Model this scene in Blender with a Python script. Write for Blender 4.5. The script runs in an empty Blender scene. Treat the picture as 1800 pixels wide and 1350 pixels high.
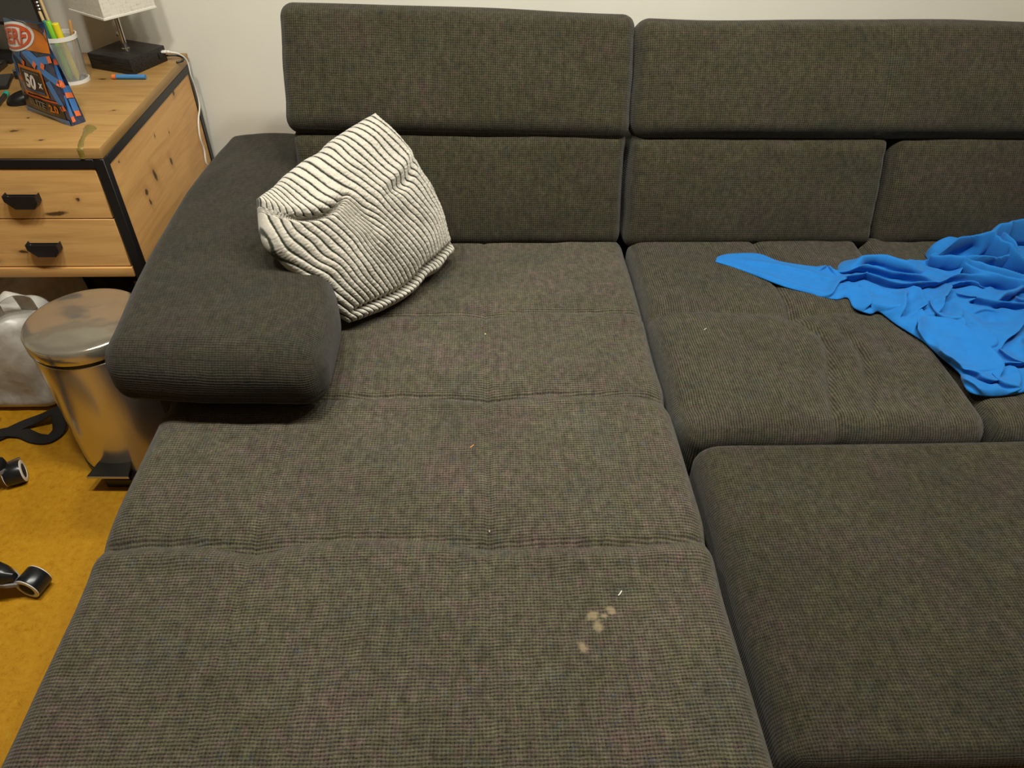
import bpy, bmesh, math, random
import numpy as np
from mathutils import Matrix, Vector, noise as mnoise

SC = bpy.context.scene
COL = SC.collection
random.seed(7)
RNG = np.random.default_rng(7)

# ------------------------------------------------------------------ camera
cam_data = bpy.data.cameras.new('camera')
cam = bpy.data.objects.new('camera', cam_data)
COL.objects.link(cam)
YAW, PITCH, ROLL = math.radians(2.71013), math.radians(41.16562), math.radians(1.16967)
fw = Vector((math.sin(YAW)*math.cos(PITCH), math.cos(YAW)*math.cos(PITCH), -math.sin(PITCH)))
rt0 = Vector((math.cos(YAW), -math.sin(YAW), 0)); up0 = rt0.cross(fw)
rt = rt0*math.cos(ROLL) + up0*math.sin(ROLL)
upv = up0*math.cos(ROLL) - rt0*math.sin(ROLL)
mw = Matrix(((rt.x, upv.x, -fw.x, 0.0), (rt.y, upv.y, -fw.y, 0.0), (rt.z, upv.z, -fw.z, 1.5), (0, 0, 0, 1)))
cam.matrix_world = mw
cam_data.sensor_width = 36.0
cam_data.lens = 1296.67/1800*36
cam_data.clip_start = 0.02
SC.camera = cam

# ------------------------------------------------------------------ world, lights, exposure
world = bpy.data.worlds.new('world'); SC.world = world
world.use_nodes = True
world.node_tree.nodes['Background'].inputs[0].default_value = (1.0, 0.93, 0.82, 1)
world.node_tree.nodes['Background'].inputs[1].default_value = 0.02
SC.view_settings.view_transform = 'Standard'
SC.view_settings.look = 'None'
SC.view_settings.gamma = 1.0
SC.view_settings.use_curve_mapping = False
SC.view_settings.exposure = 0.0

def area_light(name, loc, target, sx, sy, watts, color=(1.0, 0.9, 0.74), spread=180):
    d = bpy.data.lights.new(name, 'AREA')
    d.shape = 'RECTANGLE'; d.size = sx; d.size_y = sy; d.energy = watts; d.color = color; d.spread = math.radians(spread)
    o = bpy.data.objects.new(name, d); COL.objects.link(o)
    o.location = loc
    o.rotation_euler = (Vector(target)-Vector(loc)).to_track_quat('-Z', 'Y').to_euler()
    return o
# a ceiling fitting with a row of bulbs above the seats
for i in range(5):
    area_light('ceiling_bulb', (-0.72+0.46*i, 1.02, 2.38), (-0.68+0.45*i, 1.52, 0.2), 0.14, 0.14, 11.2, (1.0, 0.968, 0.885), 145)

# ------------------------------------------------------------------ node material helpers
class NT:
    def __init__(s, name):
        s.m = bpy.data.materials.new(name); s.m.use_nodes = True
        s.t = s.m.node_tree; s.n = s.t.nodes; s.l = s.t.links
        s.b = s.n['Principled BSDF']; s._co = None
    def add(s, typ, **kw):
        x = s.n.new(typ)
        for k, v in kw.items(): setattr(x, k, v)
        return x
    def put(s, sock, v):
        if isinstance(v, (int, float)): sock.default_value = v
        elif isinstance(v, tuple):
            sock.default_value = v if len(v) == len(sock.default_value) else v+(1,)
        else: s.l.new(v, sock)
    def math(s, op, a, b=None, c=None, clamp=False):
        x = s.add('ShaderNodeMath', operation=op); x.use_clamp = clamp
        s.put(x.inputs[0], a)
        if b is not None: s.put(x.inputs[1], b)
        if c is not None: s.put(x.inputs[2], c)
        return x.outputs[0]
    def mix(s, f, a, b, blend='MIX'):
        x = s.add('ShaderNodeMix', data_type='RGBA', blend_type=blend)
        s.put(x.inputs[0], f); s.put(x.inputs[6], a); s.put(x.inputs[7], b)
        return x.outputs[2]
    def co(s, kind='UV'):
        if s._co is None: s._co = s.add('ShaderNodeTexCoord')
        return s._co.outputs[kind]
    def xyz(s, v):
        x = s.add('ShaderNodeSeparateXYZ'); s.l.new(v, x.inputs[0]); return x.outputs
    def scale(s, v, sc):
        x = s.add('ShaderNodeMapping'); s.l.new(v, x.inputs[0]); x.inputs[3].default_value = sc; return x.outputs[0]
    def noise(s, v, scale, detail=2.0, rough=0.5, dist=0.0, col=False):
        x = s.add('ShaderNodeTexNoise'); s.l.new(v, x.inputs['Vector'])
        x.inputs['Scale'].default_value = scale; x.inputs['Detail'].default_value = detail
        x.inputs['Roughness'].default_value = rough; x.inputs['Distortion'].default_value = dist
        return x.outputs[1 if col else 0]
    def ramp(s, f, stops):
        x = s.add('ShaderNodeValToRGB'); s.put(x.inputs[0], f)
        e = x.color_ramp.elements
        while len(e) < len(stops): e.new(0.5)
        for i, (p, c) in enumerate(stops):
            e[i].position = p; e[i].color = c if len(c) == 4 else c+(1,)
        return x.outputs[0]
    def sstep(s, v, a, b):
        x = s.add('ShaderNodeMapRange'); x.interpolation_type = 'SMOOTHSTEP'
        s.put(x.inputs[0], v); x.inputs[1].default_value = a; x.inputs[2].default_value = b
        return x.outputs[0]
    def bump(s, h, strength=0.5, dist=0.002):
        x = s.add('ShaderNodeBump'); x.inputs['Strength'].default_value = strength
        x.inputs['Distance'].default_value = dist; s.put(x.inputs['Height'], h)
        s.l.new(x.outputs[0], s.b.inputs['Normal'])
    def set(s, **kw):
        names = dict(color='Base Color', rough='Roughness', metal='Metallic', spec='Specular IOR Level', sheen='Sheen Weight',
                     sheen_rough='Sheen Roughness', trans='Transmission Weight', ior='IOR', coat='Coat Weight', alpha='Alpha')
        for k, v in kw.items(): s.put(s.b.inputs[names[k]], v)
        return s.m
    def spots(s, uv, lst, edge=0.35, jitter=0.0):
        """soft union of ellipses (u, v, ru, rv, angle) given in surface metres -> 0..1"""
        if jitter:
            nz = s.noise(uv, 90, 2, col=True)
            off = s.add('ShaderNodeVectorMath', operation='SUBTRACT'); s.l.new(nz, off.inputs[0]); off.inputs[1].default_value = (.5, .5, .5)
            sc = s.add('ShaderNodeVectorMath', operation='SCALE'); s.l.new(off.outputs[0], sc.inputs[0]); sc.inputs[3].default_value = jitter
            ad = s.add('ShaderNodeVectorMath', operation='ADD'); s.l.new(uv, ad.inputs[0]); s.l.new(sc.outputs[0], ad.inputs[1])
            uv = ad.outputs[0]
        tot = None
        for (u, v, ru, rv, a) in lst:
            mp = s.add('ShaderNodeMapping', vector_type='TEXTURE')
            s.l.new(uv, mp.inputs[0]); mp.inputs[1].default_value = (u, v, 0)
            mp.inputs[2].default_value = (0, 0, a); mp.inputs[3].default_value = (ru, rv, 1)
            ln = s.add('ShaderNodeVectorMath', operation='LENGTH'); s.l.new(mp.outputs[0], ln.inputs[0])
            k = s.sstep(ln.outputs['Value'], 1+edge, 1-edge)
            tot = k if tot is None else s.math('MAXIMUM', tot, k)
        return tot

def plain(name, color, rough=0.5, metal=0.0, bump=0.0, bscale=200, **kw):
    t = NT(name)
    t.set(color=color, rough=rough, metal=metal, **kw)
    if bump: t.bump(t.noise(t.co('Object'), bscale, 3), bump, 0.002)
    return t.m

def fabric(name, dark, light, rowa=0.5, cola=0.5, pitch=0.0057, tint=1.0, stains=None):
    t = NT(name); uv = t.co('UV')
    wob = t.noise(uv, 22, 2, col=True)
    w1 = t.add('ShaderNodeVectorMath', operation='SCALE'); t.l.new(wob, w1.inputs[0]); w1.inputs[3].default_value = 0.006
    w2 = t.add('ShaderNodeVectorMath', operation='ADD'); t.l.new(uv, w2.inputs[0]); t.l.new(w1.outputs[0], w2.inputs[1])
    x, y, _ = t.xyz(w2.outputs[0])
    k = 2*math.pi/pitch
    cs = t.math('MULTIPLY_ADD', t.math('SINE', t.math('MULTIPLY', x, k)), 0.5*cola, 0.5*cola)
    rs = t.math('MULTIPLY_ADD', t.math('SINE', t.math('MULTIPLY', y, k)), 0.5*rowa, 0.5*rowa)
    fine = t.noise(t.scale(uv, (1, 1, 1)), 420, 2, 0.6)
    med = t.noise(uv, 95, 3, 0.6)
    h = t.math('ADD', cs, rs)
    f = t.math('ADD', t.math('MULTIPLY', h, 0.62), t.math('MULTIPLY_ADD', fine, 1.1, -0.42))
    f = t.math('ADD', f, t.math('MULTIPLY_ADD', med, 0.7, -0.33), clamp=True)
    base = t.mix(f, dark, light)
    # melange of olive, slate and purplish yarns
    hue = t.noise(uv, 55, 3, 0.65)
    tintc = t.ramp(hue, [(0.33, (0.76, 0.93, 1.20)), (0.44, (0.95, 1.04, 0.74)), (0.54, (1.0, 1.0, 0.95)), (0.66, (1.17, 0.95, 1.02))])
    base = t.mix(0.75*tint, base, tintc, 'MULTIPLY')
    hue2 = t.noise(t.scale(uv, (1, 1, 1)), 7, 3, 0.6)
    base = t.mix(0.8*tint, base, t.ramp(hue2, [(0.36, (0.86, 0.95, 0.92)), (0.47, (0.98, 1.02, 0.84)), (0.56, (1.0, 0.99, 0.98)), (0.66, (1.10, 0.97, 1.02))]), 'MULTIPLY')
    mot = t.noise(t.scale(uv, (1.0, 0.55, 1)), 60, 4, 0.62)
    base = t.mix(1.0, base, t.ramp(mot, [(0.30, (0.70, 0.70, 0.70)), (0.5, (1.0, 1.0, 1.0)), (0.70, (1.28, 1.28, 1.28))]), 'MULTIPLY')
    big = t.noise(uv, 5, 2)
    base = t.mix(1.0, base, t.ramp(big, [(0.3, (0.86, 0.86, 0.86)), (0.7, (1.1, 1.1, 1.1))]), 'MULTIPLY')
    if stains:
        base = t.mix(t.math('MULTIPLY', t.spots(uv, stains, 0.55, 0.014), 0.75), base, (0.26, 0.205, 0.12))
    t.set(color=base, rough=0.95, spec=0.15, sheen=0.12, sheen_rough=0.5)
    t.bump(t.math('ADD', h, t.math('MULTIPLY', fine, 0.6)), 0.6, 0.0018)
    return t.m

def wood(name, light, dark, knots=(), axis='U', seams=None):
    t = NT(name); uv = t.co('UV')
    s = (1.2, 14, 1) if axis == 'U' else (14, 1.2, 1)
    st = t.scale(uv, s)
    n1 = t.noise(st, 3.0, 4, 0.55, 0.6)
    s2 = (5, 130, 1) if axis == 'U' else (130, 5, 1)
    n2 = t.noise(t.scale(uv, s2), 3.0, 3, 0.6)
    f = t.math('ADD', t.math('MULTIPLY', n1, 0.62), t.math('MULTIPLY_ADD', n2, 0.22, 0.13))
    c = t.ramp(f, [(0.34, dark), (0.48, tuple(0.5*(a+b) for a, b in zip(light, dark))), (0.62, light), (0.8, tuple(min(1, v*1.08) for v in light))])
    if knots:
        halo = t.spots(uv, [(u, v, ru*2.3, rv*2.3, a) for u, v, ru, rv, a in knots], 0.7, 0.01)
        core = t.spots(uv, knots, 0.35, 0.008)
        c = t.mix(t.math('MULTIPLY', halo, 0.35), c, tuple(v*0.55 for v in dark))
        c = t.mix(t.math('MULTIPLY', core, 0.9), c, (0.045, 0.022, 0.010))
    t.set(color=c, rough=0.42, spec=0.35)
    t.bump(n2, 0.12, 0.001)
    return t.m

# ------------------------------------------------------------------ mesh helpers
def mesh_obj(name, V, F, mat, parent=None, smooth=True, loc=None, uv=None, mats=None, fmat=None):
    me = bpy.data.meshes.new(name)
    V = np.asarray(V, dtype=float)
    F = [list(map(int, f)) for f in F] if not isinstance(F, np.ndarray) else F.tolist()
    me.from_pydata(V.tolist(), [], F)
    if uv is not None:
        l = me.uv_layers.new(name='UVMap')
        l.data.foreach_set('uv', np.asarray(uv, dtype=np.float32).ravel())
    for m in (mats or [mat]): me.materials.append(m)
    if fmat is not None: me.polygons.foreach_set('material_index', np.asarray(fmat, dtype=np.int32))
    me.polygons.foreach_set('use_smooth', [smooth]*len(me.polygons))
    me.update()
    o = bpy.data.objects.new(name, me); COL.objects.link(o)
    if loc is not None: o.location = loc
    if parent is not None: o.parent = parent
    return o

def box_uv(V, F):
    V = np.asarray(V); out = []
    for f in F:
        p = V[list(f)]
        n = np.zeros(3)
        for i in range(len(p)):
            n += np.cross(p[i], p[(i+1) % len(p)])
        a = np.argmax(np.abs(n))
        i, j = ((1, 2), (0, 2), (0, 1))[a]
        out.extend(p[:, (i, j)].tolist())
    return out

def bm_obj(name, bm, mat, parent=None, smooth=False, loc=None, rot=None, auto=True):
    bm.normal_update()
    bm.verts.index_update()
    V = [v.co[:] for v in bm.verts]; F = [[v.index for v in f.verts] for f in bm.faces]
    o = mesh_obj(name, V, F, mat, parent, smooth, uv=box_uv(V, F))
    bm.free()
    if smooth and auto:
        o.data.set_sharp_from_angle(angle=math.radians(40))
    if loc is not None: o.location = loc
    if rot is not None: o.rotation_euler = rot
    return o

def add_box(bm, lo, hi, bev=0.0, seg=2, M=None):
    c = [(a+b)/2 for a, b in zip(lo, hi)]; s = [b-a for a, b in zip(lo, hi)]
    g = bmesh.ops.create_cube(bm, size=1.0)
    vs = g['verts']
    bmesh.ops.scale(bm, vec=s, verts=vs); bmesh.ops.translate(bm, vec=c, verts=vs)
    if bev > 0:
        es = list({e for v in vs for e in v.link_edges})
        r = bmesh.ops.bevel(bm, geom=es, offset=bev, segments=seg, affect='EDGES', profile=0.5)
        vs = list({v for f in r['faces'] for v in f.verts} | {v for v in vs if v.is_valid})
    if M is not None: bmesh.ops.transform(bm, matrix=M, verts=vs)
    return vs

def box(name, lo, hi, mat, parent=None, bev=0.0, seg=2, M=None, smooth=None):
    bm = bmesh.new(); add_box(bm, lo, hi, bev, seg, M)
    return bm_obj(name, bm, mat, parent, smooth=bev > 0 if smooth is None else smooth)

def lathe(name, prof, mat, parent=None, n=48, loc=(0, 0, 0), M=None, cap=True):
    V, F = [], []
    for r, z in prof:
        for i in range(n):
            a = 2*math.pi*i/n; V.append((r*math.cos(a), r*math.sin(a), z))
    for k in range(len(prof)-1):
        for i in range(n):
            j = (i+1) % n
            F.append((k*n+i, k*n+j, (k+1)*n+j, (k+1)*n+i))
    if cap:
        F.append(tuple(range(n))[::-1]); F.append(tuple((len(prof)-1)*n+i for i in range(n)))
    V = np.array(V)
    if M is not None:
        V = V @ np.array(M.to_3x3()).T + np.array(M.translation)
    V = V+np.array(loc)
    o = mesh_obj(name, V, F, mat, parent, True)
    o.data.set_sharp_from_angle(angle=math.radians(38))
    return o

def catmull(pts, n=8):
    P = np.array(pts, float); P = np.vstack([2*P[0]-P[1], P, 2*P[-1]-P[-2]]); out = []
    for i in range(1, len(P)-2):
        for t in np.linspace(0, 1, n, endpoint=False):
            a, b, c, d = P[i-1:i+3]
            out.append(0.5*((2*b)+(-a+c)*t+(2*a-5*b+4*c-d)*t*t+(-a+3*b-3*c+d)*t**3))
    out.append(P[-2]); return np.array(out)

def tube(name, pts, r, mat, parent=None, n=10, smooth_n=8, flat=None):
    """round tube, or a strap when flat=(half width, half thickness)"""
    P = catmull(pts, smooth_n) if smooth_n else np.array(pts, float)
    V, F = [], []
    T = np.gradient(P, axis=0); T /= np.linalg.norm(T, axis=1)[:, None]+1e-12
    up = np.array([0, 0, 1.0]); s_prev = None
    for i, (p, t) in enumerate(zip(P, T)):
        if flat or s_prev is None:
            s = np.cross(t, up)
            if np.linalg.norm(s) < 1e-3: s = np.cross(t, (0, 1, 0))
        else:
            s = s_prev-t*(s_prev@t)                       # carried along without twisting
        s /= np.linalg.norm(s); w = np.cross(s, t); s_prev = s
        rr = r[i*len(r)//len(P)] if isinstance(r, (list, tuple)) else r
        for k in range(n):
            a = 2*math.pi*k/n
            if flat: V.append(p+s*flat[0]*math.cos(a)+w*flat[1]*math.sin(a))
            else: V.append(p+rr*(s*math.cos(a)+w*math.sin(a)))
    m = len(P)
    for i in range(m-1):
        for k in range(n):
            j = (k+1) % n
            F.append((i*n+k, i*n+j, (i+1)*n+j, (i+1)*n+k))
    F.append(tuple(range(n))[::-1]); F.append(tuple((m-1)*n+k for k in range(n)))
    return mesh_obj(name, V, F, mat, parent, True)

def empty(name, loc=(0, 0, 0), rz=0.0):
    o = bpy.data.objects.new(name, None); COL.objects.link(o)
    o.location = loc; o.rotation_euler = (0, 0, rz); o.empty_display_size = 0.05
    return o

def tag(o, label, cat, group=None):
    o['label'] = label; o['category'] = cat
    if group: o['group'] = group
    return o

def struct(o):
    o['kind'] = 'structure'; return o

def sm(x, a, b):
    t = np.clip((x-a)/(b-a), 0, 1); return t*t*(3-2*t)

_tab = RNG.random((64, 64))
def vnoise(x, y):
    x = np.asarray(x); y = np.asarray(y)
    xi = np.floor(x).astype(int); yi = np.floor(y).astype(int)
    fx = x-xi; fy = y-yi; fx = fx*fx*(3-2*fx); fy = fy*fy*(3-2*fy)
    g = lambda a, b: _tab[a % 64, b % 64]
    return ((g(xi, yi)*(1-fx)+g(xi+1, yi)*fx)*(1-fy)+(g(xi, yi+1)*(1-fx)+g(xi+1, yi+1)*fx)*fy)*2-1

def cushion(name, lo, hi, r, res, mat, parent=None, disp=None, post=None, M=None):
    """upholstered block: dense rounded box, displaced by disp(p, n) and reshaped by post(p)"""
    lo = np.array(lo, float); hi = np.array(hi, float)
    r = np.array([r]*3 if np.isscalar(r) else r, float)
    n = np.maximum(2, np.ceil((hi-lo)/res).astype(int))
    idx = {}; V = []; F = []; Fax = []
    def grid(ax, side):
        i, j = [a for a in range(3) if a != ax]
        I, J = np.meshgrid(np.arange(n[i]+1), np.arange(n[j]+1), indexing='ij')
        L = np.zeros(I.shape+(3,), int); L[..., i] = I; L[..., j] = J; L[..., ax] = side*n[ax]
        return L, i, j
    keys = []; faces = []; axs = []
    for ax in range(3):
        for side in (0, 1):
            L, i, j = grid(ax, side)
            k = (L[..., 0]*(n[1]+1)+L[..., 1])*(n[2]+1)+L[..., 2]
            q = np.stack([k[:-1, :-1], k[1:, :-1], k[1:, 1:], k[:-1, 1:]], -1).reshape(-1, 4)
            flip = (side == 0) ^ (ax == 1)
            if flip: q = q[:, ::-1]
            faces.append(q); axs.append(np.full(len(q), ax)); keys.append(k.ravel())
    uk = np.unique(np.concatenate(keys))
    F = np.searchsorted(uk, np.concatenate(faces)); A = np.concatenate(axs)
    z = uk % (n[2]+1); y = (uk//(n[2]+1)) % (n[1]+1); x = uk//((n[2]+1)*(n[1]+1))
    P0 = lo+(hi-lo)*np.stack([x, y, z], 1)/n
    Q = np.clip(P0, lo+r, hi-r)
    D = (P0-Q)/r
    ln = np.linalg.norm(D, axis=1)[:, None]; ln[ln == 0] = 1
    # cube direction -> sphere direction
    D = D/ln
    mask = np.linalg.norm((P0-Q), axis=1) > 0
    P = np.where(mask[:, None], Q+D*r, P0)
    N = D.copy()
    if disp is not None: P = P+disp(P, N, P0)
    if post is not None: P = post(P)
    pu = P0[F]                                            # corner rest positions -> UV in metres
    sel = np.array([(1, 2), (0, 2), (0, 1)])[A]
    uv = np.take_along_axis(pu, np.repeat(sel[:, None, :], 4, 1), 2)
    if M is not None: P = P @ np.array(M.to_3x3()).T + np.array(M.translation)
    return mesh_obj(name, P, F, mat, parent, True, uv=uv.reshape(-1, 2))

# ------------------------------------------------------------------ materials
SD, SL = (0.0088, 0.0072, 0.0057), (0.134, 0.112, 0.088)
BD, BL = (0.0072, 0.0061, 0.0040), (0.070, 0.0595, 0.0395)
M_FAB_CHAISE = fabric('sofa_weave_chaise', SD, SL, 0.75, 0.35, stains=[
    (0.172, 0.655, 0.009, 0.007, 0.2), (0.178, 0.637, 0.008, 0.009, 0.0), (0.203, 0.663, 0.006, 0.007, 0.5),
    (0.190, 0.655, 0.005, 0.004, 0.3), (0.150, 0.600, 0.006, 0.010, 0.4)])
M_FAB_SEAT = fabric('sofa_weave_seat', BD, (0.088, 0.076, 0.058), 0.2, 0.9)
M_FAB_BACK = fabric('sofa_weave_back', BD, BL, 0.5, 0.6)  # same weave darkened: dimmer look of the back's nap put into the colour
M_FAB_DIAG = fabric('sofa_weave_pullout', BD, (0.077, 0.066, 0.048), 0.45, 0.45)  # darkened copy too, the pull-out's dimmer nap painted into its colour
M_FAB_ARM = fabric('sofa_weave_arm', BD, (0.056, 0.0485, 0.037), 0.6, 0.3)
M_BASE = plain('sofa_base_cloth', (0.02, 0.016, 0.013), 0.9, bump=0.3)
M_BLACK = plain('black_steel', (0.006, 0.006, 0.007), 0.42, bump=0.08, bscale=500)
M_BLACKPL = plain('black_plastic', (0.010, 0.010, 0.011), 0.35)
M_GREYPL = plain('grey_plastic', (0.19, 0.18, 0.17), 0.45)
M_WHITEPL = plain('white_plastic', (0.72, 0.70, 0.64), 0.35)
M_CHROME = plain('polished_steel', (0.64, 0.60, 0.55), 0.23, 0.84)
M_LID = plain('mirror_steel', (0.62, 0.57, 0.50), 0.10, 1.0)
M_NICKEL = plain('lamp_chrome', (0.62, 0.58, 0.52), 0.18, 1.0)

WL, WD = (0.61, 0.34, 0.115), (0.42, 0.21, 0.06)
M_TOP = wood('oak_desktop', (0.375, 0.218, 0.070), (0.255, 0.132, 0.038), [(-1.161, 1.829, .010, .006, 0.2), (-1.072, 1.774, .006, .004, 0), (-1.086, 2.199, .012, .004, 0),
    (-0.968, 1.964, .005, .003, 0.4), (-1.164, 1.913, .004, .003, 0)])
M_SIDE = wood('oak_side', (0.73, 0.40, 0.135), (0.54, 0.27, 0.085), [(1.975, .564, .008, .018, 0.3), (2.103, .547, .006, .012, 0.2), (1.894, .553, .008, .008, 0),
    (1.898, .521, .005, .010, 0.3), (2.256, .690, .007, .008, 0.3), (2.047, .647, .003, .004, 0), (2.146, .617, .003, .004, 0), (1.806, .680, .003, .003, 0)])
M_DRAW = wood('oak_drawer', (0.74, 0.425, 0.15), (0.54, 0.28, 0.085), [(-1.018, .613, .004, .004, 0), (-1.085, .575, .028, .006, 0.1), (-1.292, .436, .008, .004, 0), (-1.212, .465, .012, .004, 0)])  # oak lightened in its colour, standing in for light on the drawer fronts

M_EDGE = wood('oak_edge', WL, WD)

def wall_mat():
    t = NT('cream_wall_paint'); v = t.co('Object')
    n = t.noise(v, 3, 3); f = t.noise(v, 160, 3)
    t.set(color=t.ramp(n, [(0.3, (0.72, 0.69, 0.585)), (0.7, (0.78, 0.75, 0.645))]), rough=0.75, spec=0.3)
    t.bump(f, 0.10, 0.002); return t.m
def floor_mat():
    t = NT('marbled_linoleum'); v = t.co('Object')
    n1 = t.noise(v, 60, 5, 0.65, 0.3); n2 = t.noise(v, 300, 3, 0.6)
    f = t.math('ADD', t.math('MULTIPLY', n1, 0.65), t.math('MULTIPLY', n2, 0.35))
    c = t.ramp(f, [(0.33, (0.34, 0.148, 0.003)), (0.45, (0.455, 0.215, 0.006)), (0.55, (0.49, 0.245, 0.009)), (0.68, (0.54, 0.295, 0.022))])
    t.set(color=c, rough=0.5, spec=0.35); t.bump(n2, 0.1, 0.001); return t.m
M_WALL, M_FLOOR = wall_mat(), floor_mat()
M_CEIL = plain('white_ceiling', (0.80, 0.78, 0.72), 0.9)
M_SKIRT = plain('white_skirting', (0.70, 0.67, 0.60), 0.5)

# ------------------------------------------------------------------ setting
X0, X1, Y0, Y1, H = -2.7, 2.6, -1.7, 2.45, 2.5
T = 0.1
struct(box('floor', (X0-T, Y0-T, -T), (X1+T, Y1+T, 0), M_FLOOR))
struct(box('ceiling', (X0-T, Y0-T, H), (X1+T, Y1+T, H+T), M_CEIL))
struct(box('wall_back', (X0, Y1, 0), (X1, Y1+T, H), M_WALL))
struct(box('wall_front', (X0, Y0-T, 0), (X1, Y0, H), M_WALL))
struct(box('wall_left', (X0-T, Y0, 0), (X0, Y1, H), M_WALL))
struct(box('wall_right', (X1, Y0, 0), (X1+T, Y1, H), M_WALL))
struct(box('baseboard_back', (X0+0.001, Y1-0.014, 0.0), (X1-0.001, Y1, 0.07), M_SKIRT, bev=0.004))

# ------------------------------------------------------------------ corner sofa
sofa = tag(empty('corner_sofa', (0.3, 1.2, 0)), 'dark grey-brown woven corner sofa with chaise, adjustable headrests and pulled-out bed section', 'sofa')
INV = Matrix.Translation((-0.3, -1.2, 0))
def sofapart(o):
    o.parent = sofa; o.matrix_parent_inverse = INV; return o

def chaise_disp(P, N, P0):
    x, y = P0[:, 0], P0[:, 1]; top = np.clip(N[:, 2], 0, 1)
    d = 0.004*vnoise(x*5, y*5)+0.0025*vnoise(x*16+9, y*14)
    rows = [(1.51, .0085), (1.203, .0135), (0.815, .0150)]
    for yr, a in rows:
        bend = 0.014*vnoise(x*3.1+yr*9, yr*5+0*x)-0.020*np.exp(-((x)/.10)**2)*0.5-0.03*np.exp(-((x+.415)/.09)**2)*0.5
        e = y-yr-bend
        amp = a*(0.55+0.6*np.clip(vnoise(x*4+yr*3, yr+0*x)+.5, 0, 1))
        d -= amp*np.exp(-(e/.007)**2)
        d -= 0.6*amp*np.exp(-(e/.05)**2)
        d += 0.8*amp*np.exp(-((e+.035)/.022)**2)              # the pulled fold just in front of each quilting row
    d -= 0.0045*np.exp(-((x-0.0+.004*vnoise(y*3, 0*y))/.006)**2)*sm(y, .3, 1.1)
    d -= 0.0030*np.exp(-((x+.413)/.006)**2)
    for xt, yt, a in ((0, 1.51, .010), (0, 1.203, .012), (0, .815, .010), (-.415, .81, .014), (.39, 1.19, .016), (.40, .83, .006), (-.66, .82, .010), (-.415, 1.203, .01)):
        d -= a*np.exp(-(((x-xt)/.045)**2+((y-yt)/.035)**2))
    # long pull wrinkles around the middle tufts
    d -= 0.004*np.exp(-((y-1.17+.10*(x-.1))/.008)**2)*sm(x, .02, .10)*(1-sm(x, .22, .34))
    d -= 0.003*np.exp(-((y-1.475+.06*(x-.1))/.008)**2)*sm(x, .02, .08)*(1-sm(x, .14, .24))
    out = np.zeros_like(P); out[:, 2] = d*top
    side = np.abs(N[:, 0])
    # sides: each quilting row nips the edge in a little
    nip = sum((0.003+0.003*(P0[:, 0] > 0))*np.exp(-((y-yr)/.03)**2) for yr in (1.19, .82))-.010*(1-sm(y, .3, 1.5))*(P0[:, 0] > 0)
    out[:, 0] = -np.sign(N[:, 0])*side*nip+np.sign(N[:, 0])*side*0.004*vnoise(y*6, P0[:, 2]*9)
    return out
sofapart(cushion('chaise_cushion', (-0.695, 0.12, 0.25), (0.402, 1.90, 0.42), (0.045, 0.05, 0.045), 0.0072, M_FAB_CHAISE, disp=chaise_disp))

def seat_disp_factory(xa, xb, seed, seamx=None, tufts=()):
    def f(P, N, P0):
        x, y = P0[:, 0], P0[:, 1]; top = np.clip(N[:, 2], 0, 1); fr = np.clip(-N[:, 1], 0, 1)
        u = (x-xa)/(xb-xa)
        d = 0.004*vnoise(x*6+seed, y*5)+0.002*vnoise(x*22, y*9+seed)
        d += 0.006*np.sin(np.pi*np.clip(u, 0, 1))
        e = y-1.50-0.012*vnoise(x*4+seed, 0*x)
        d -= 0.005*np.exp(-(e/.010)**2)+0.004*np.exp(-(e/.04)**2)
        if seamx is not None:
            sx = seamx+0.055*sm(1.52-y, 0, .18)*1.0-0.085*sm(1.45-y, 0.0, .36)
            d -= 0.0100*np.exp(-((x-sx)/.009)**2)+0.004*np.exp(-((x-sx)/.04)**2)
            for off, a, ph in ((.075, .0080, .3), (.15, .0055, .7), (-.075, .003, .1), (.24, .0045, .2)):
                sx2 = seamx+off+0.05*sm(1.50-y, 0, .2)-0.07*sm(1.42-y, 0, .36)
                d -= a*np.exp(-((x-sx2)/.010)**2)*(0.5+0.5*vnoise(y*7+ph*9, 0*y+seed))*1.4*sm(1.52-y, 0, .1)
        for xt, yt, a in tufts:
            d -= a*np.exp(-(((x-xt)/.05)**2+((y-yt)/.035)**2))
        out = np.zeros_like(P); out[:, 2] = d*top
        out[:, 1] = -fr*(0.004*vnoise(x*9+seed, 0*x)+(-0.006*np.exp(-((x-(seamx or -9)+.02)/.02)**2)))
        return out
    return f
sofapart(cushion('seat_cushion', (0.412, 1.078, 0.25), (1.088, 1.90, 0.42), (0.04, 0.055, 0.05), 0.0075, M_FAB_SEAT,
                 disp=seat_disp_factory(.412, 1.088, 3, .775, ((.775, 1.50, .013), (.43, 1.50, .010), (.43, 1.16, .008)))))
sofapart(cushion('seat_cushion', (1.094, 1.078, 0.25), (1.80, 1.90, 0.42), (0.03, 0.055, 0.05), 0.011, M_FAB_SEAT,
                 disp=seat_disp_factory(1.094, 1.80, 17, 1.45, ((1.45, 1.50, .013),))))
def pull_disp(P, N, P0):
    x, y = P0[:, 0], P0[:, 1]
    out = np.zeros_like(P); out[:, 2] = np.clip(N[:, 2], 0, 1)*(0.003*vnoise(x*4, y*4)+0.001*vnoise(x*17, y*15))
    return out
sofapart(cushion('pull_out_bed', (0.436, 0.420, 0.25), (1.80, 1.078, 0.398), (0.055, 0.03, 0.05), 0.010, M_FAB_DIAG, disp=pull_disp))

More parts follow.
